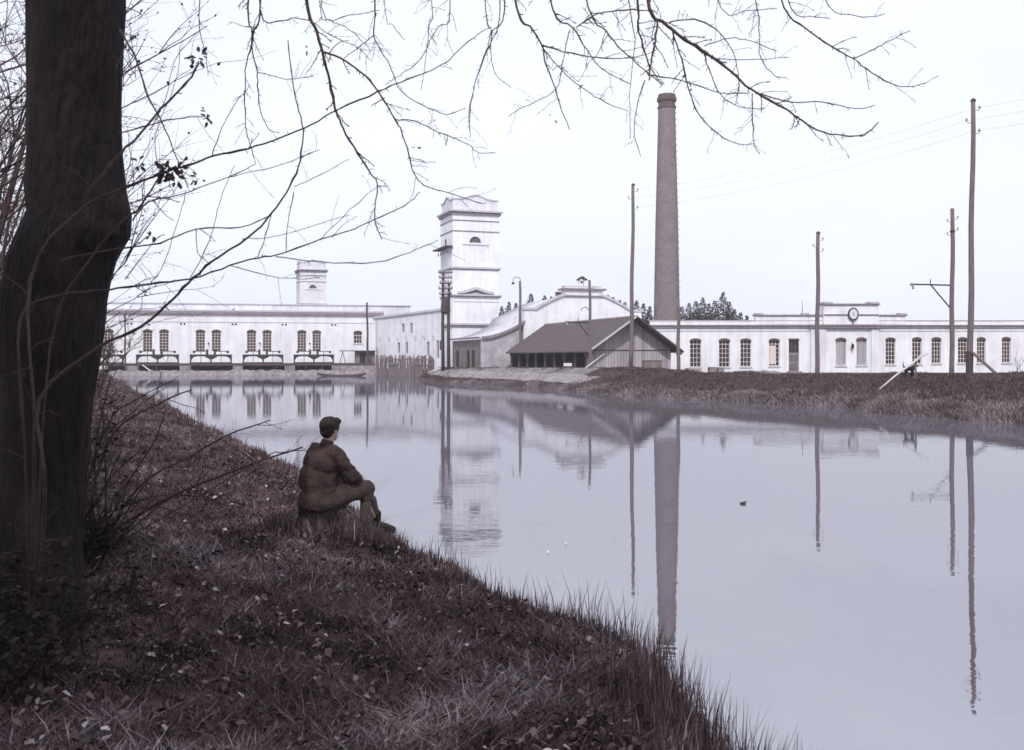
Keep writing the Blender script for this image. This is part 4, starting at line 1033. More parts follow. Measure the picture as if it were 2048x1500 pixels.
for i,(px,py) in enumerate(peaks):
    if px<1040: lab='dark fir tip between the tower and the hall roof, %s of three'%['leftmost','middle','rightmost'][i]
    elif px==1062: lab='single pale fir tip rising over the slope of the hall roof'
    elif px<1110: lab='fir tip left of the hall top block, %s of the pair'%('left' if px<1095 else 'right')
    elif px<1260: lab='fir tip over the right curve of the hall gable, number %s from the bell'%['one','two','three','four'][[1216,1226,1239,1250].index(px)]
    elif px<1310: lab='dark fir between shed ridge and chimney, %s'%{1273:'nearest the tall pole',1287:'middle of three',1299:'touching the chimney'}[px]
    elif px==1446: lab='tallest broad dark fir right of the chimney'
    else:
        ks=[1364,1378,1392,1405,1418,1430,1458,1469,1481,1493]; 
        lab='dark fir right of the chimney, '+{1364:'directly at its edge',1378:'second from its edge',1392:'third from its edge',1405:'with the second tallest tip',1418:'just right of the second tallest tip',1430:'just left of the tallest fir',1458:'just right of the tallest fir',1469:'second after the tallest one, lower',1481:'second last before the parapet',1493:'last and lowest before the raised parapet'}[px]
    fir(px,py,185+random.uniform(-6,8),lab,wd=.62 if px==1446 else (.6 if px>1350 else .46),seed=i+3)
# low blurred wood far right / behind
def far_wood():
    V=[];T=[];S=[]
    for k in range(9000):
        x=rng.uniform(-160,260); y=rng.uniform(330,420); hmax=5.5+2*math.sin(x*.07)+1.6*math.sin(x*.31); z=rng.uniform(0,hmax); s_=rng.uniform(.6,1.6)
        o=len(V); d=rng.normal(0,1,(3,3))*s_
        for q in range(3): V.append((x+d[q][0],y+d[q][1],z+d[q][2]*.8))
        T.append((o,o+1,o+2)); S+=[rng.uniform(.3,1)]*3
    tag(fast_mesh('distant_wood',np.array(V),[np.array(T)],'fir',np.array(S)),'low distant woodland behind the works','woodland',kind='stuff')
far_wood()

# ------------------------------------------------------------------ big tree with overhanging branches
def smooth_path(pts,sub=4,jit=0.0):
    out=[]; n=len(pts)
    for i in range(n-1):
        p0=pts[max(i-1,0)];p1=pts[i];p2=pts[i+1];p3=pts[min(i+2,n-1)]
        for k in range(sub):
            t=k/sub; a=(p1*2+(p2-p0)*t+(p0*2-p1*5+p2*4-p3)*t*t+(p1*3-p0-p2*3+p3)*t*t*t)*.5
            if jit: a=a+Vector((random.uniform(-1,1),random.uniform(-1,1),random.uniform(-1,1)))*jit
            out.append(a)
    out.append(pts[-1]); return out
def branch(mb,px,Y0,Y1,w0,w1,side=.5,pre=None,sub=4,knots=True,sidelen=28,lv=0,tw=None):
    n=len(px); pts=[P(x,y,Y0+(Y1-Y0)*i/(n-1)) for i,(x,y) in enumerate(px)]
    if pre: pts=[Vector(q) for q in pre]+pts
    path=smooth_path(pts,sub,.004); k=len(path)
    rad=[max((w0+(w1-w0)*(i/(k-1))**.8)/2*path[i].y/F,.0012) for i in range(k)]
    if knots: rad=[r*(1.35 if random.random()<.18 else 1) for r in rad]
    mb.tube(path,rad,5,cap=True)
    # side twigs: short spurs and longer shoots
    L=0
    for i in range(1,k):
        seg=(path[i]-path[i-1]).length; pxl=seg*F/path[i].y
        m_=np.random.default_rng(int(i*977+px[0][0]*13)).poisson(pxl/15*side)
        for q in range(int(m_)):
            t=random.random(); b=path[i-1].lerp(path[i],t); d=(path[i]-path[i-1]).normalized()
            o=d.cross(Vector((0,1,0))).normalized()*random.choice((-1,1)); dv=(d*random.uniform(.2,1.1)+o*random.uniform(.5,1)+Vector((0,random.uniform(-.5,.5),random.uniform(-.35,.2)))).normalized()
            ln=(random.uniform(4,11) if random.random()<.72 else random.uniform(16,sidelen*2.2))*b.y/F; r=max(rad[i]*.55,.0011); r=min(r,.004)
            pp=[b]; cur=b.copy(); dd=dv.copy(); ns=3 if ln*F/b.y<14 else 6
            for z in range(ns):
                dd=(dd+Vector((random.uniform(-1,1),random.uniform(-1,1),random.uniform(-1.1,.7)))*.22).normalized(); cur=cur+dd*ln/ns; pp.append(cur.copy())
            mb.tube(pp,[r*(1-.5*z/ns) for z in range(ns)]+[r*.9],4,cap=False)
            if ns>3:
                for z in range(2,ns):
                    if random.random()<.7:
                        e=(dd+Vector((random.uniform(-1,1),random.uniform(-1,1),random.uniform(-1,1)))).normalized()*random.uniform(5,14)*b.y/F
                        mb.tube([pp[z],pp[z]+e*.6,pp[z]+e],[r*.6,r*.5,r*.4],3,cap=False)
    return path,rad
def leaf_cluster(mb,c,s,n=6):
    for k in range(n):
        a=random.uniform(0,6.28); e=random.uniform(-1,1); d=Vector((math.cos(a),random.uniform(-.4,.4),math.sin(a)-.3)).normalized(); sd=d.orthogonal().normalized()
        sd=(sd+Vector((random.uniform(-1,1),random.uniform(-1,1),random.uniform(-1,1)))*.5).normalized(); q=c+d*s*random.uniform(0,.7); L=s*random.uniform(.6,1.2); w=L*.45; nn=d.cross(sd)*w*.5
        mb.add([tuple(q),tuple(q+d*L*.35+sd*w*.55+nn),tuple(q+d*L*.8+sd*w*.35),tuple(q+d*L+nn),tuple(q+d*L*.75-sd*w*.4),tuple(q+d*L*.3-sd*w*.5+nn)],[(0,1,2,3),(0,3,4,5)])

YT=6.2
tree=empty('bare_tree',(P(95,0,YT).x,YT,.4),label='large dark leafless tree at the left edge, its twigs hanging across the top',cat='tree')
# trunk with irregular outline, displaced rings
tl=[(1400,50,330),(1300,58,262),(1220,64,212),(1100,72,176),(950,80,166),(800,90,178),(700,98,196),(600,106,206),(520,124,212),(470,150,212),(430,160,194),(380,152,188),(300,149,180),(200,148,178),(100,150,180),(10,152,182),(-200,150,185),(-420,145,190)]
mb=MB(); N=28; o=0; rings=[]
T=[]
for i in range(len(tl)-1):
    for k in range(6):
        t=k/6; T.append(tuple(tl[i][j]+(tl[i+1][j]-tl[i][j])*t for j in range(3)))
for (py,cx,w) in T:
    c=P(cx,py,YT)
    if py>1250: c.z=HC-(py-YH)/F*YT
    for j in range(N):
        a=2*math.pi*j/N; r=w/2*YT/F; r*=1+.035*noise.noise(Vector((math.cos(a)*2,math.sin(a)*2,c.z*1.6)))*2+.03*noise.noise(Vector((math.cos(a)*7,math.sin(a)*7,c.z*2.5)))
        mb.v.append((c.x+r*math.cos(a),c.y+r*math.sin(a),c.z))
R=len(T)
for i in range(R-1):
    for j in range(N): mb.f.append((i*N+j,i*N+(j+1)%N,(i+1)*N+(j+1)%N,(i+1)*N+j))
# burr bulge on the right side
bc=P(232,428,YT); mb.ball((bc.x,bc.y-.02,bc.z),(.085,.13,.16),12,9)
bc=P(236,390,YT); mb.ball((bc.x-.02,bc.y,bc.z),(.06,.1,.14),10,8)
for (kx,ky,kr) in ((246,405,.028),(251,452,.03),(240,352,.022),(214,545,.026),(236,470,.028),(236,130,.018),(224,515,.022)):
    q=P(kx,ky,YT); mb.ball((q.x-.008,q.y-.03,q.z),(kr,kr*1.2,kr*1.1),8,6)
tr=mb.build('trunk','bark'); 
def reparent(o,p):
    o.parent=p; me=o.data; off=Vector(p.location); me.transform(Matrix.Translation(-off)); me.update(); return o
reparent(tr,tree)
tr.data.polygons.foreach_set('use_smooth',[True]*len(tr.data.polygons))
# overhead limbs, above the frame
lm=MB()
tp=P(150,-200,YT)
L1=[tp,tp+Vector((.8,.2,.25)),Vector((-1.0,6.6,5.75)),Vector((.2,6.9,5.8)),Vector((1.4,7.1,5.6)),Vector((2.2,7.2,5.3))]
L2=[P(148,-260,YT),tp+Vector((.5,.7,.9)),Vector((-1.6,7.4,6.6)),Vector((-.4,7.7,6.8)),Vector((1.2,7.9,6.5)),Vector((2.6,8.0,6.0))]
for L_,r0 in ((L1,.09),(L2,.08)):
    p_=smooth_path(L_,5); lm.tube(p_,[r0*(1-.75*i/(len(p_)-1)) for i in range(len(p_))],8)
lm.tube(smooth_path([P(150,-400,YT),P(152,-600,YT+.2),P(160,-1100,YT+.6),P(150,-1700,YT+.8)],4),[.26]*4+[.2]*4+[.1]*5,10)
lm2=lm.build('limbs','bark',None,True); reparent(lm2,tree)
tb=MB()
def limb_at(x):  # point on the overhead limb near world x
    return min(smooth_path(L1,5)+smooth_path(L2,5),key=lambda q:abs(q.x-x)+abs(q.y-7)*.1)
BR=[
 ([(616,16),(632,60),(644,104),(656,148),(668,208),(676,232),(692,268),(724,320),(744,352),(754,368),(750,440),(764,480)],8.5,1.8,1),
 ([(644,104),(680,116),(732,152),(760,188),(792,240),(808,276),(836,360),(904,388),(968,408)],5,1.5,0),
 ([(792,240),(828,242),(876,264),(936,288),(956,306),(992,306)],2.5,1.2,0),
 ([(520,16),(508,60),(502,96),(492,128),(490,192),(492,256),(512,328)],4.5,1.5,1),
 ([(496,16),(504,60),(504,96),(514,144),(516,180),(522,224),(540,260),(560,266)],4,1.4,1),
 ([(516,144),(544,152),(580,158),(628,152)],2,1.2,0),
 ([(750,16),(752,28),(748,72),(776,124),(804,184),(856,216),(896,228),(932,216)],3.2,1.4,1),
 ([(748,72),(716,96),(688,116)],2,1.4,0),
 ([(520,20),(556,42),(592,36),(624,44),(664,72),(716,96),(740,120)],2.8,1.3,1),
 ([(1000,24),(980,88),(952,160),(940,224),(940,276)],3,1.3,1),
 ([(1034,17),(1061,54),(1083,90),(1093,132),(1110,176),(1125,225),(1139,259)],6,1.5,1),
 ([(1083,90),(1120,137),(1164,176),(1212,205),(1256,222)],2.5,1.3,0),
 ([(1083,90),(1144,107),(1212,116),(1271,115),(1315,98)],2.8,1.4,0),
 ([(1105,17),(1144,54),(1173,98),(1203,137),(1261,168)],5,1.5,1),
 ([(1178,17),(1212,63),(1242,98),(1271,125),(1300,151),(1325,171)],4,2,1),
 ([(1276,17),(1276,54),(1286,93),(1300,137)],5,3,1),
 ([(1315,39),(1310,83),(1300,142),(1298,160)],4.5,3,0),
 ([(1300,17),(1325,44),(1369,78),(1413,107),(1461,142),(1505,181),(1574,220),(1632,259),(1671,269),(1725,271),(1757,244)],9.5,1.8,1),
 ([(1510,186),(1584,203),(1647,205),(1710,217),(1750,210)],3,1.5,0),
 ([(1569,15),(1608,54),(1662,93),(1706,117),(1745,146),(1798,173),(1852,166)],4.5,1.6,1),
 ([(1706,117),(1750,98),(1779,81),(1820,61)],2.4,1.4,0),
 ([(1344,59),(1364,122),(1378,181),(1398,229),(1437,269),(1476,288),(1508,288)],3.4,1.4,0),
 ([(1505,186),(1505,244),(1510,293),(1520,308)],2.4,1.4,0),
 ([(1339,44),(1388,39),(1432,59),(1461,93),(1474,132),(1478,171),(1471,210)],2.8,1.3,0),
 ([(1515,17),(1518,63),(1522,117),(1549,151),(1574,156)],2.8,1.4,1),
 ([(1408,107),(1422,151),(1442,190),(1481,215),(1530,217)],2.6,1.3,0),
 ([(1300,151),(1339,156),(1388,168),(1442,186),(1500,186)],2.8,1.6,0),
 ([(1290,161),(1276,205),(1269,264),(1281,313)],2.4,1.3,0),
 ([(1266,50),(1266,122),(1259,195),(1261,278)],2.2,1.2,1),
 ([(1139,59),(1125,127),(1110,181),(1046,215),(1017,234)],2.2,1.2,0),
 ([(971,20),(983,59),(981,98),(990,146),(1022,176)],2.8,1.2,1),
 ([(1010,17),(983,63),(976,93),(954,151),(939,220),(941,269)],3,1.2,1),
 ([(1154,54),(1193,29),(1252,20),(1300,22)],2.8,2,0),
 ([(1408,93),(1461,76),(1500,83),(1554,102)],2.2,1.3,0),
 ([(1422,117),(1486,120),(1579,115)],2.2,1.3,0),
 ([(1583,17),(1623,34),(1661,37)],2.4,1.4,1),
 ([(1657,12),(1701,29),(1745,34),(1769,27)],2.2,1.4,1),
 ([(1444,17),(1496,20),(1554,17)],2.4,1.4,1),
 ([(400,16),(398,44),(404,80),(412,110),(416,150)],2.6,1.4,1),
 ([(240,60),(276,128),(296,192),(324,244),(348,304),(376,376)],4.5,2,0),
 ([(644,14),(700,28),(760,20)],2.2,1.4,1),([(860,80),(840,120),(800,150),(770,170)],2,1.2,0),([(864,16),(858,50),(852,110),(842,180)],2,1.2,1),
 ([(640,20),(660,40),(700,60),(740,100)],2,1.2,1),([(770,16),(786,50),(810,80)],2,1.2,1),([(900,18),(880,50),(860,80)],2.2,1.3,1),
]
for px,w0,w1,top in BR:
    Yb=random.uniform(5.9,7.2); pre=None
    if px[0][0]>1500: Yb=6.6
    if top:
        x0=P(px[0][0],px[0][1],Yb); q=limb_at(x0.x-.25); pre=[q,(q+x0)/2+Vector((.05,0,.03))]
    branch(tb,px,Yb,Yb+random.uniform(-.2,.3),w0,w1,side=1.25,pre=pre)
for c in ((1167,170),(1386,178),(1108,235),(830,296),(268,66),(616,99),(1300,155)):
    leaf_cluster(tb,P(c[0],c[1],6.5),.03,2)
t_=tb.build('twigs','twig'); reparent(t_,tree)

# arching shoots of a sapling beside the trunk
sp=empty('bare_sapling',(P(60,0,5.6).x,5.6,gz(P(60,0,5.6).x,5.6)),label='arching leafless sapling with a few withered leaves crossing the big trunk',cat='sapling')
sm=MB(); base=Vector(sp.location)-Vector((0,0,.05))
SB=[
 ([(60,560),(150,430),(248,376),(316,350),(376,330),(428,312),(496,296),(560,276),(624,248),(676,218),(756,184),(800,164),(880,132),(936,84),(980,56)],6.5,1.6,[(70,900)]),
 ([(40,640),(120,592),(216,580),(296,568),(380,558),(460,532),(512,516),(552,510),(640,480),(696,462),(748,440),(808,412),(840,384)],5.5,1.6,[(50,900)]),
 ([(80,800),(198,696),(282,654),(344,600),(388,556),(424,524),(496,476),(544,428),(580,372),(600,320),(606,260),(596,212),(584,160),(576,80)],8,1.8,[(90,1000)]),
 ([(180,520),(248,440),(276,420),(300,384),(316,360)],5,3.4,[(100,700)]),
 ([(264,440),(296,404),(320,398),(380,382),(456,354),(512,328)],3.5,1.5,None),
 ([(120,520),(224,500),(320,486),(392,458),(480,456),(544,428)],4,2,None),
 ([(552,512),(640,524),(752,524),(820,504),(876,480)],2.4,1.4,None),
 ([(392,458),(396,504),(420,528)],1.8,1.3,None),([(588,384),(576,440),(572,504)],1.8,1.3,None),([(544,432),(528,480),(516,516)],1.8,1.3,None),
 ([(320,220),(360,180),(388,148),(396,124)],5,4,None),([(236,268),(296,252),(324,242),(368,236),(412,232)],3,2,None),
 ([(180,380),(236,312),(268,280),(320,220)],6,4.5,None),([(590,372),(640,350),(700,318)],1.6,1.1,None),
 ([(460,532),(560,556),(640,556)],1.8,1.2,None),([(380,556),(420,480),(440,400),(470,330)],1.8,1.2,None),([(300,570),(330,520),(360,430),(372,380)],1.8,1.2,None),
 ([(224,560),(260,500),(300,470)],2.4,1.6,None),([(250,560),(310,480),(330,470)],2,1.4,None),
 ([(424,312),(450,240),(500,170)],1.8,1.2,None),([(300,260),(330,200),(350,120),(400,60)],1.8,1.2,None),
 ([(320,345),(310,270),(350,170),(360,90)],1.6,1.1,None),([(640,480),(700,420),(760,370)],1.6,1.1,None),
 ([(460,354),(560,330),(640,300)],1.6,1.1,None),([(484,478),(560,470),(700,430)],1.8,1.1,None),
]
for px,w0,w1,pre in SB:
    Yb=5.1+random.uniform(-.15,.25); pp=None
    if pre: pp=[base,P(pre[0][0],pre[0][1],Yb)]
    branch(sm,px,Yb,Yb+.15,w0,w1,side=.35,pre=pp,sidelen=40)
s_=sm.build('stems','twig2'); reparent(s_,sp)
for (x,y,s,n) in ((398,112,.04,7),(388,116,.03,4),(412,224,.03,4),(418,236,.03,4),(330,345,.055,12),(345,335,.05,10),(352,352,.05,10),(277,324,.035,7),(398,356,.03,5),(302,472,.03,5),(268,484,.028,5),(366,322,.03,4),(308,240,.02,2),(270,68,.028,4)):
    m=MB(); leaf_cluster(m,P(x,y,5.15),s,n); o=m.build('leaf_cluster','deadleaf'); reparent(o,sp)

# low shrub behind the trunk, leaning over the bank
Ys=9.0; bs=P(215,1075,Ys); 
ls=empty('leafless_bush',(bs.x,Ys,gz(bs.x,Ys)),label='low leafless bush leaning out over the bank toward the seated man',cat='shrub'); b0=Vector(ls.location)-Vector((0,0,.05))
lm=MB()
for px,w0,w1 in (([(222,1068),(282,1026),(360,984),(420,960),(516,924),(606,894)],6,2),([(222,1062),(252,1008),(300,954),(372,918),(450,873),(540,840)],5,1.6),([(180,1044),(198,936),(240,852),(336,798),(384,780)],6,1.6),
    ([(200,1050),(190,900),(222,750)],5,1.6),([(210,1060),(260,960),(310,880),(330,820)],4,1.4),([(300,954),(380,930),(400,900)],2.2,1.2),([(282,1026),(330,960),(350,900)],2.6,1.2),([(360,984),(420,1000),(470,980)],2.2,1.2),
    ([(190,1040),(150,900),(160,780),(230,700)],5,1.6),([(200,1040),(280,1000),(330,990),(400,992)],3,1.2),([(215,860),(270,800),(350,760)],2.6,1.2),([(516,924),(560,905),(640,900)],1.6,1.1)):
    branch(lm,px,Ys,Ys+random.uniform(-.4,.4),w0*1.5,w1*1.5,side=.8,pre=[b0],sidelen=45)
o=lm.build('stems','twig2'); reparent(o,ls)

# thicket of bare shrubs left behind the trunk
def bare_bush(px,Y,H,n,label,spread=.35,seed=1,leaves=500):
    rr=random.Random(seed); x=(px-1024)/F*Y; g0=gz(x,Y)
    t=empty('thicket_shrub',(x,Y,g0-.05),label=label,cat='shrub',group='bare thicket shrubs behind the big trunk')
    mb=MB(); tips=[]
    def grow(p,d,L,r,lev):
        k=5; q=p.copy(); dd=d.copy(); pts=[p]
        for i in range(k):
            dd=(dd+Vector((rr.uniform(-1,1),rr.uniform(-1,1),rr.uniform(-.6,.8)))*.2).normalized(); q=q+dd*L/k; pts.append(q.copy())
        mb.tube(pts,[r*(1-.65*i/k) for i in range(k+1)],5 if lev==0 else 3,cap=False); tips.extend(pts[2:])
        if lev<3:
            for j in range((6,5,4)[lev]):
                i=rr.randint(1,k); nd=(dd*.7+Vector((rr.uniform(-1,1),rr.uniform(-1,1),rr.uniform(-.5,.9)))*.9).normalized(); grow(pts[i],nd,L*rr.uniform(.3,.55),r*.45,lev+1)
    for k in range(n):
        d=Vector((rr.uniform(-1,1)*spread,rr.uniform(-1,1)*spread,1)).normalized(); grow(Vector((rr.uniform(-.4,.4),rr.uniform(-.4,.4),0)),d,H*rr.uniform(.55,1),.035 if H>2.2 else .011,0)
    mb.build('stems','ivy' if seed>=30 else 'twig',t)
    lf=MB()
    for k in range(leaves):
        p=rr.choice(tips); s=rr.uniform(.018,.042); a=rr.uniform(0,6.28); d=Vector((math.cos(a),math.sin(a),rr.uniform(-.8,.8)))*s; e=Vector((-math.sin(a),math.cos(a),rr.uniform(-.6,.6)))*s*.6
        lf.add([tuple(p),tuple(p+d*.5+e),tuple(p+d),tuple(p+d*.5-e)],[(0,1,2,3)])
    lf.build('withered_leaves','ivy' if seed>=30 else 'deadleaf',t)
bare_bush(-120,10,5.6,11,'tall bare thicket shrub at the far left edge, nearest of the thicket',seed=1,leaves=2600,spread=.13)
bare_bush(-40,13,6.4,11,'tall bare thicket shrub seen just left of the big trunk',seed=2,leaves=2600,spread=.10)
bare_bush(-130,15,7.5,10,'tallest bare thicket shrub cut by the left edge behind the others',seed=3,leaves=1800,spread=.15)
bare_bush(70,17,3.9,8,'bare thicket shrub directly behind the big trunk',seed=4,leaves=900,spread=.25)
bare_bush(150,26,2.6,9,'bare thicket shrub peeping out right of the trunk by the water end',seed=5,leaves=250)
bare_bush(-60,26,8.5,9,'farthest tall bare thicket shrub at the left',seed=6,leaves=1800,spread=.2)
bare_bush(190,44,3.2,8,'small far bare shrub right of the trunk before the white wall',spread=.5,seed=8,leaves=120)

def shade_tree(x,y,H,label,seed):  # unseen trees added behind the camera to throw shade on the near bank
    rr=random.Random(seed); t=empty('added_shade_tree',(x,y,.55),label=label,cat='tree')
    MB().tube([(0,0,-.1),(.1,.05,H*.4),(0,.2,H*.95)],[.3,.22,.04],10).build('trunk','bark',t,True)
    V=[];T=[];S=[]; lm=MB()
    for c in range(64):
        a=rr.uniform(0,6.28); z=rr.uniform(H*.42,H); r=3.9*math.sqrt(rr.random())*(1.1-.5*(z/H)); c0=Vector((r*math.cos(a),r*math.sin(a),z)); R0=rr.uniform(.5,1.15)
        lm.tube([(0,.1,z*.8),tuple(c0*.6+Vector((0,0,z*.38))),tuple(c0)],[.09,.05,.02],5)
        for k in range(260):
            p=c0+Vector((rr.gauss(0,1),rr.gauss(0,1),rr.gauss(0,.6)))*R0*.5; s_=rr.uniform(.09,.19); o=len(V)
            for q in range(3): V.append(tuple(p+Vector((rr.uniform(-1,1),rr.uniform(-1,1),rr.uniform(-1,1)))*s_))
            T.append((o,o+1,o+2)); S+=[rr.random()]*3
    lm.build('limbs','bark',t); fast_mesh('crown',np.array(V),[np.array(T)],'fir',np.array(S),t)
shade_tree(-3.2,-9.5,17,'tall unseen tree added behind the camera so its shadow dapples the foreground grass',5)
shade_tree(-8.2,-7.5,14,'third unseen tree, added behind the camera to shade the big trunk',21)
shade_tree(2.4,-11,18,'second unseen tree, added to shade the near bank closer to the water',9)

bare_bush(-5,7.6,1.25,26,'dense dark bramble right behind the foot of the big trunk, left side',seed=31,leaves=2600,spread=.6)
bare_bush(125,8.2,.7,26,'dark bramble at the right foot of the big trunk',seed=32,leaves=1300,spread=.9)
bare_bush(20,5.2,.65,30,'lowest dark bramble in front of the big trunk foot at the lower left corner',seed=33,leaves=1500,spread=1.0)
# ------------------------------------------------------------------ seated man
Yp=10.6; sX=(645-1024)/F*Yp; zgp=.42
pr_=empty('person',(sX,Yp,zgp),math.radians(-48),label='man in a brown jacket and knee breeches seated on the bank, seen from behind',cat='person')
def remesh(o,v,disp=None,sm=4):
    md=o.modifiers.new('union','REMESH'); md.mode='VOXEL'; md.voxel_size=v; md.use_smooth_shade=True
    s=o.modifiers.new('smooth','SMOOTH'); s.iterations=sm; s.factor=.5
    if disp:
        tx=bpy.data.textures.new('folds','CLOUDS'); tx.noise_scale=disp[1]; tx.noise_depth=1
        d=o.modifiers.new('folds','DISPLACE'); d.texture=tx; d.strength=disp[0]; d.mid_level=.5
RZ=lambda a:Matrix.Rotation(a,3,'Z')
hc_=Vector((.025,.085,1.02)); hr=Matrix.Rotation(math.radians(12),3,'Z')@Matrix.Rotation(math.radians(-4),3,'X')
def H(x,y,z): return hc_+hr@Vector((x,y,z))
bd=MB()
bd.ball(H(0,-.012,.015),(.074,.093,.098),16,12,hr); bd.ball(H(0,.03,-.05),(.055,.062,.062),14,10,hr); bd.chain([H(0,.075,-.085),H(0,.06,-.095)],[.026,.03],8)
bd.chain([H(0,.088,.0),H(0,.108,-.03)],[.010,.015],8); bd.ball(H(0,.092,-.062),(.022,.010,.007),8,6,hr)
for s in (-1,1):
    bd.ball(H(s*.077,-.005,-.012),(.012,.022,.034),8,6,hr); bd.ball(H(s*.03,.078,.012),(.014,.01,.009),8,6,hr); bd.ball(H(s*.03,.084,.034),(.02,.008,.005),8,6,hr)
bd.chain([(0,.05,.82),(0.01,.065,.90),(.02,.07,.96)],[.062,.054,.052])
bd.chain([(0,.0,.30),(0,.0,.45),(0,.0,.62),(0,.03,.74)],[.13,.115,.12,.09])
Jt={'sr':(.175,.03,.79),'er':(.25,.22,.52),'wr':(.07,.40,.47),'sl':(-.175,.03,.79),'el':(-.25,.22,.54),'wl':(-.03,.43,.50)}
for a in 'rl': bd.chain([(0,.02,.75),Jt['s'+a],Jt['e'+a],Jt['w'+a]],[.05,.045,.036,.027])
hipR=(.1,0,.27); kR=(.15,.46,.37); aR=(.14,.43,-.03); hipL=(-.1,0,.27); kL=(-.12,.48,.36); aL=(-.07,.74,-.02)
bd.chain([hipR,kR,aR],[.085,.055,.036]); bd.chain([hipL,kL,aL],[.085,.055,.036])
# hands with fingers
def hand(w,d,side):
    w=Vector(w); d=Vector(d).normalized(); up=Vector((0,0,1)); sd=d.cross(up).normalized()*side
    palm=w+d*.05; bd.chain([w,palm,palm+d*.03],[.026,.032,.030],10)
    for k,(off,L) in enumerate(((-.03,.062),(-.01,.07),(.01,.065),(.028,.05))):
        r=palm+d*.03+sd*off; bd.chain([r,r+d*L*.5-up*.008,r+d*L*.75-up*.028,r+d*L*.7-up*.05],[.0095,.009,.0085,.007],7)
    r=w+d*.03-sd*.03; bd.chain([r,r+d*.03-sd*.02,r+d*.055-sd*.018-up*.015],[.012,.010,.008],7)
hand(Jt['wr'],(-.75,.35,-.1),1); hand(Jt['wl'],(.75,.2,-.1),-1)
b=bd.build('body','skin',pr_,True); remesh(b,.0065,None,2)
# hair
hm=MB(); hm.ball(H(0,-.022,.035),(.10,.115,.100),18,12,hr); hm.ball(H(0,-.055,-.03),(.078,.062,.07),14,10,hr)
hm.ball(H(.045,.02,.09),(.05,.07,.035),12,8,hr); hm.ball(H(-.05,-.02,.08),(.045,.07,.04),12,8,hr); hm.ball(H(.03,.06,.075),(.055,.035,.03),12,8,hr); hm.ball(H(-.07,-.04,-.02),(.028,.05,.045),10,8,hr)
o=hm.build('hair','hair',pr_,True); remesh(o,.008,(.014,.03),2)
# jacket
jk=MB()
jk.chain([(0,-.03,.27),(0,-.035,.40),(0,-.02,.55),(0,.0,.68),(0,.025,.76)],[.19,.175,.165,.155,.10],16)
for s in (-1,1): jk.chain([(s*.05,-.03,.30),(s*.07,-.03,.5),(s*.085,-.005,.66),(s*.09,.02,.735)],[.155,.135,.125,.095],14)
jk.ball((0,-.03,.66),(.25,.15,.15),18,12); jk.ball((0,.02,.775),(.17,.085,.07),16,10); jk.ball((-.03,-.07,.50),(.225,.16,.19),16,10)
for s in (-1,1): jk.ball((s*.175,.02,.755),(.085,.095,.085),12,9)
jk.ball((0,-.05,.26),(.255,.215,.15),16,10)
for s,a in ((1,'r'),(-1,'l')):
    jk.chain([(s*.05,.03,.80),(s*.11,.025,.785),Jt['s'+a]],[.062,.07,.078],12)
    S=Vector(Jt['s'+a]); E=Vector(Jt['e'+a]); W=Vector(Jt['w'+a]); jk.chain([S,S.lerp(E,.5)+Vector((s*.01,0,0)),E,E.lerp(W,.5),W],[.080,.074,.072,.064,.05],12)
jk.chain([(.0,.16,.36),(.0,.12,.6),(0,.09,.76)],[.12,.12,.09],12)
o=jk.build('jacket','cloth',pr_,True); remesh(o,.009,(.034,.085),3)
cl_=MB(); cl_.tube([(0.003,.045,.835),(.012,.058,.905)],[.078,.064],14); cl_.build('collar','cloth2',pr_,True)
sk=MB(); n=18
for k in range(n):   # jacket skirt lying over the seat
    pass
br_=MB(); br_.chain([(-.02,0,.26),hipR,(.14,.25,.34),kR],[.14,.135,.105,.092],14); br_.chain([(.02,0,.26),hipL,(-.13,.25,.34),kL],[.14,.135,.105,.092],14)
br_.chain([kR,(.15,.455,.27)],[.092,.078],14); br_.chain([kL,(-.11,.56,.30)],[.09,.075],14)
o=br_.build('breeches','cloth2',pr_,True); remesh(o,.011,(.028,.07),4)
sc_=MB(); 
sc_.chain([(.15,.455,.30),(.148,.445,.18),(.14,.43,.05)],[.064,.062,.044],12); sc_.chain([(-.115,.54,.31),(-.09,.68,.20),aL],[.062,.060,.042],12)
o=sc_.build('stockings','sock',pr_,True); remesh(o,.009,(.006,.03),3)
for (A,B_) in ((aR,(.17,.64,-.12)),(aL,(-.03,.93,-.15))):
    A=Vector(A); B_=Vector(B_); m=MB(); m.chain([A+Vector((0,-.03,-.05)),A.lerp(B_,.5)+Vector((0,0,-.03)),B_],[.042,.045,.036],12); m.chain([A+Vector((0,0,.06)),A],[.05,.048],12); m.chain([A+Vector((0,-.04,-.07)),B_+Vector((0,0,-.025))],[.035,.032],10)
    o=m.build('boot','leather',pr_,True); remesh(o,.008,None,2)
# what he sits on
sx=MB(); n=26; prof_=[(.27,-.12),(.25,.0),(.225,.10),(.215,.19),(.205,.215),(.0,.22)]
for r,z in prof_:
    for j in range(n):
        a=6.2832*j/n; q=r*(1+.06*math.sin(3*a+1)+.035*math.sin(7*a+z*6)); sx.v.append((q*math.cos(a)-.02,q*.9*math.sin(a)-.04,z))
for i in range(len(prof_)-1):
    for j in range(n): sx.f.append((i*n+j,i*n+(j+1)%n,(i+1)*n+(j+1)%n,(i+1)*n+j))
st=sx.build('tree_stump','bark'); st.location=(sX,Yp,zgp-.01); st.rotation_euler=(0,0,math.radians(-48)); tag(st,'low dark tree stump under the seated man','stump')

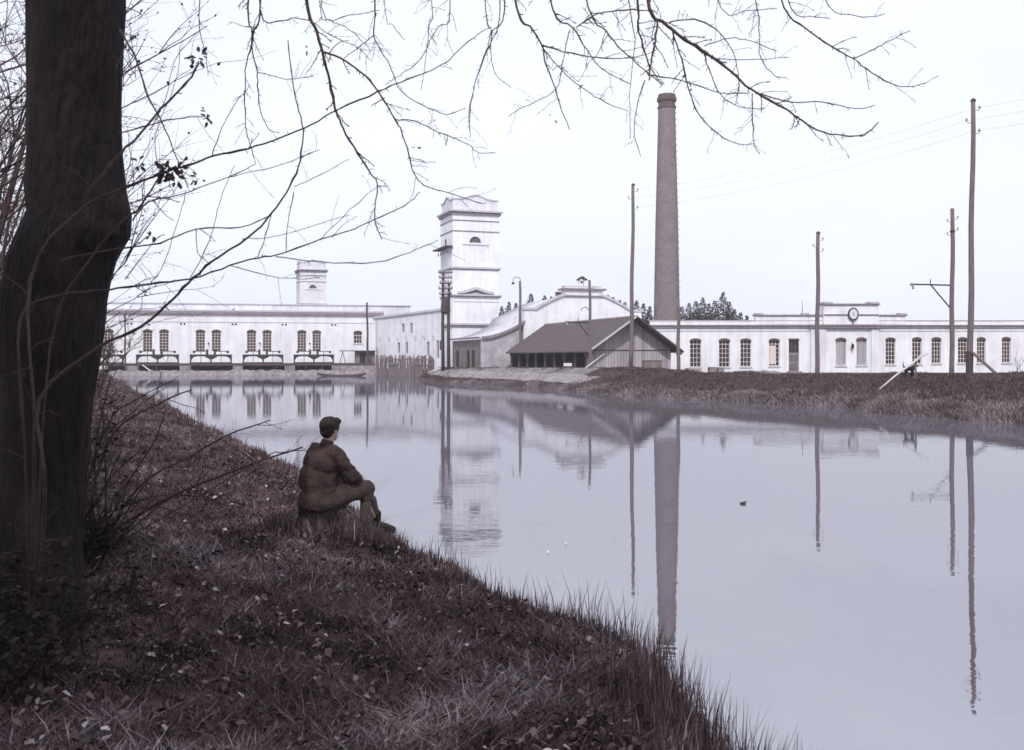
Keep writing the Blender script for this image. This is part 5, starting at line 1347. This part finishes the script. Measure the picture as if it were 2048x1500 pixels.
# floating leaves
for (px,py,s,lab,mt) in ((1487,1008,.055,'dark curled leaf floating alone in mid water','deadleaf'),(1095,1107,.028,'tiny pale leaf floating near the bank grass, the lower of two','clockface'),(1131,1089,.028,'tiny pale leaf floating near the bank grass, the upper of two','clockface')):
    Yf=F*HC/(py-YH); m=MB()
    for k in range(3 if s>.05 else 1):
        m.add([(-s,0,.004),(-s*.2,-s*.5,.02),(s,0,s*.5+.01*k),(s*.1,s*.5,.03)],[(0,1,2,3)]); m.ball((s*.2-.02*k,0,.012),(s*.5,s*.4,s*.3),8,6)
    o=m.build('floating_leaf',mt); o.location=((px-1024)/F*Yf,Yf,0.002); tag(o,lab,'leaf','leaves floating on the canal')

hz_=MB().box(-330,420,-60,460,-2.0,52).build('haze','water'); tag(hz_,kind='stuff')
hm_=bpy.data.materials.new('thin_haze'); hm_.use_nodes=True; hn=hm_.node_tree; hn.nodes.clear()
ho=hn.nodes.new('ShaderNodeOutputMaterial'); hv=hn.nodes.new('ShaderNodeVolumePrincipled'); hv.inputs['Color'].default_value=(.93,.94,1,1); hv.inputs['Density'].default_value=.0005; hv.inputs['Anisotropy'].default_value=.0
hn.links.new(hv.outputs[0],ho.inputs['Volume']); hz_.data.materials[0]=hm_
# ------------------------------------------------------------------ light, world, camera
w=bpy.data.worlds.new('World'); scn.world=w; w.use_nodes=True; nt=w.node_tree; bg=nt.nodes['Background']
sky=nt.nodes.new('ShaderNodeTexSky'); sky.sky_type='NISHITA'; sky.sun_disc=False
EL=math.radians(42); AZ=math.radians(180+4)   # sun behind the camera
sky.sun_elevation=EL; sky.sun_rotation=AZ; sky.air_density=1.0; sky.dust_density=4.0; sky.ozone_density=1.0
hs=nt.nodes.new('ShaderNodeHueSaturation'); hs.inputs['Saturation'].default_value=.28
mx=nt.nodes.new('ShaderNodeMix'); mx.data_type='RGBA'; mx.inputs[0].default_value=.82; 
wn=nt.nodes.new('ShaderNodeTexNoise'); wn.inputs['Scale'].default_value=2.2; wn.inputs['Detail'].default_value=5; wt=nt.nodes.new('ShaderNodeTexCoord'); wmp=nt.nodes.new('ShaderNodeMapping'); wmp.inputs['Scale'].default_value=(1,1,3)
wr=nt.nodes.new('ShaderNodeValToRGB'); wr.color_ramp.elements[0].position=.3; wr.color_ramp.elements[1].position=.7; wr.color_ramp.elements[0].color=(.72,.745,.87,1); wr.color_ramp.elements[1].color=(.80,.835,.925,1)
wv=nt.nodes.new('ShaderNodeVectorMath'); wv.operation='SCALE'; wv.inputs['Scale'].default_value=10.0
for a_,b_ in ((wt.outputs['Generated'],wmp.inputs[0]),(wmp.outputs[0],wn.inputs[0]),(wn.outputs['Fac'],wr.inputs[0]),(wr.outputs[0],wv.inputs[0]),(wv.outputs[0],mx.inputs[7])): nt.links.new(a_,b_)
nt.links.new(sky.outputs[0],hs.inputs['Color']); nt.links.new(hs.outputs[0],mx.inputs[6]); nt.links.new(mx.outputs[2],bg.inputs[0]); bg.inputs[1].default_value=.142
sd_=bpy.data.lights.new('sun','SUN'); sd_.energy=2.5; sd_.angle=math.radians(.6); sd_.color=(1,.96,.93)
so=bpy.data.objects.new('sun',sd_); col.objects.link(so)
# direction to the sun
dv=Vector((math.sin(AZ)*math.cos(EL),math.cos(AZ)*math.cos(EL),math.sin(EL)))
so.rotation_euler=dv.to_track_quat('Z','Y').to_euler(); so.location=(0,-20,30)
cam=bpy.data.cameras.new('camera'); co=bpy.data.objects.new('camera',cam); col.objects.link(co); scn.camera=co
cam.sensor_width=36; cam.lens=36*F/2048; cam.shift_y=-(750-YH)/2048; cam.clip_start=.05; cam.clip_end=6000
co.location=(0,0,HC); co.rotation_euler=(math.pi/2,0,0)
cam.dof.use_dof=True; cam.dof.focus_distance=22; cam.dof.aperture_fstop=6.0
scn.view_settings.view_transform='Standard'; scn.view_settings.look='None'; scn.view_settings.exposure=0.03; scn.view_settings.gamma=1
scn.render.engine='CYCLES'; scn.cycles.max_bounces=6
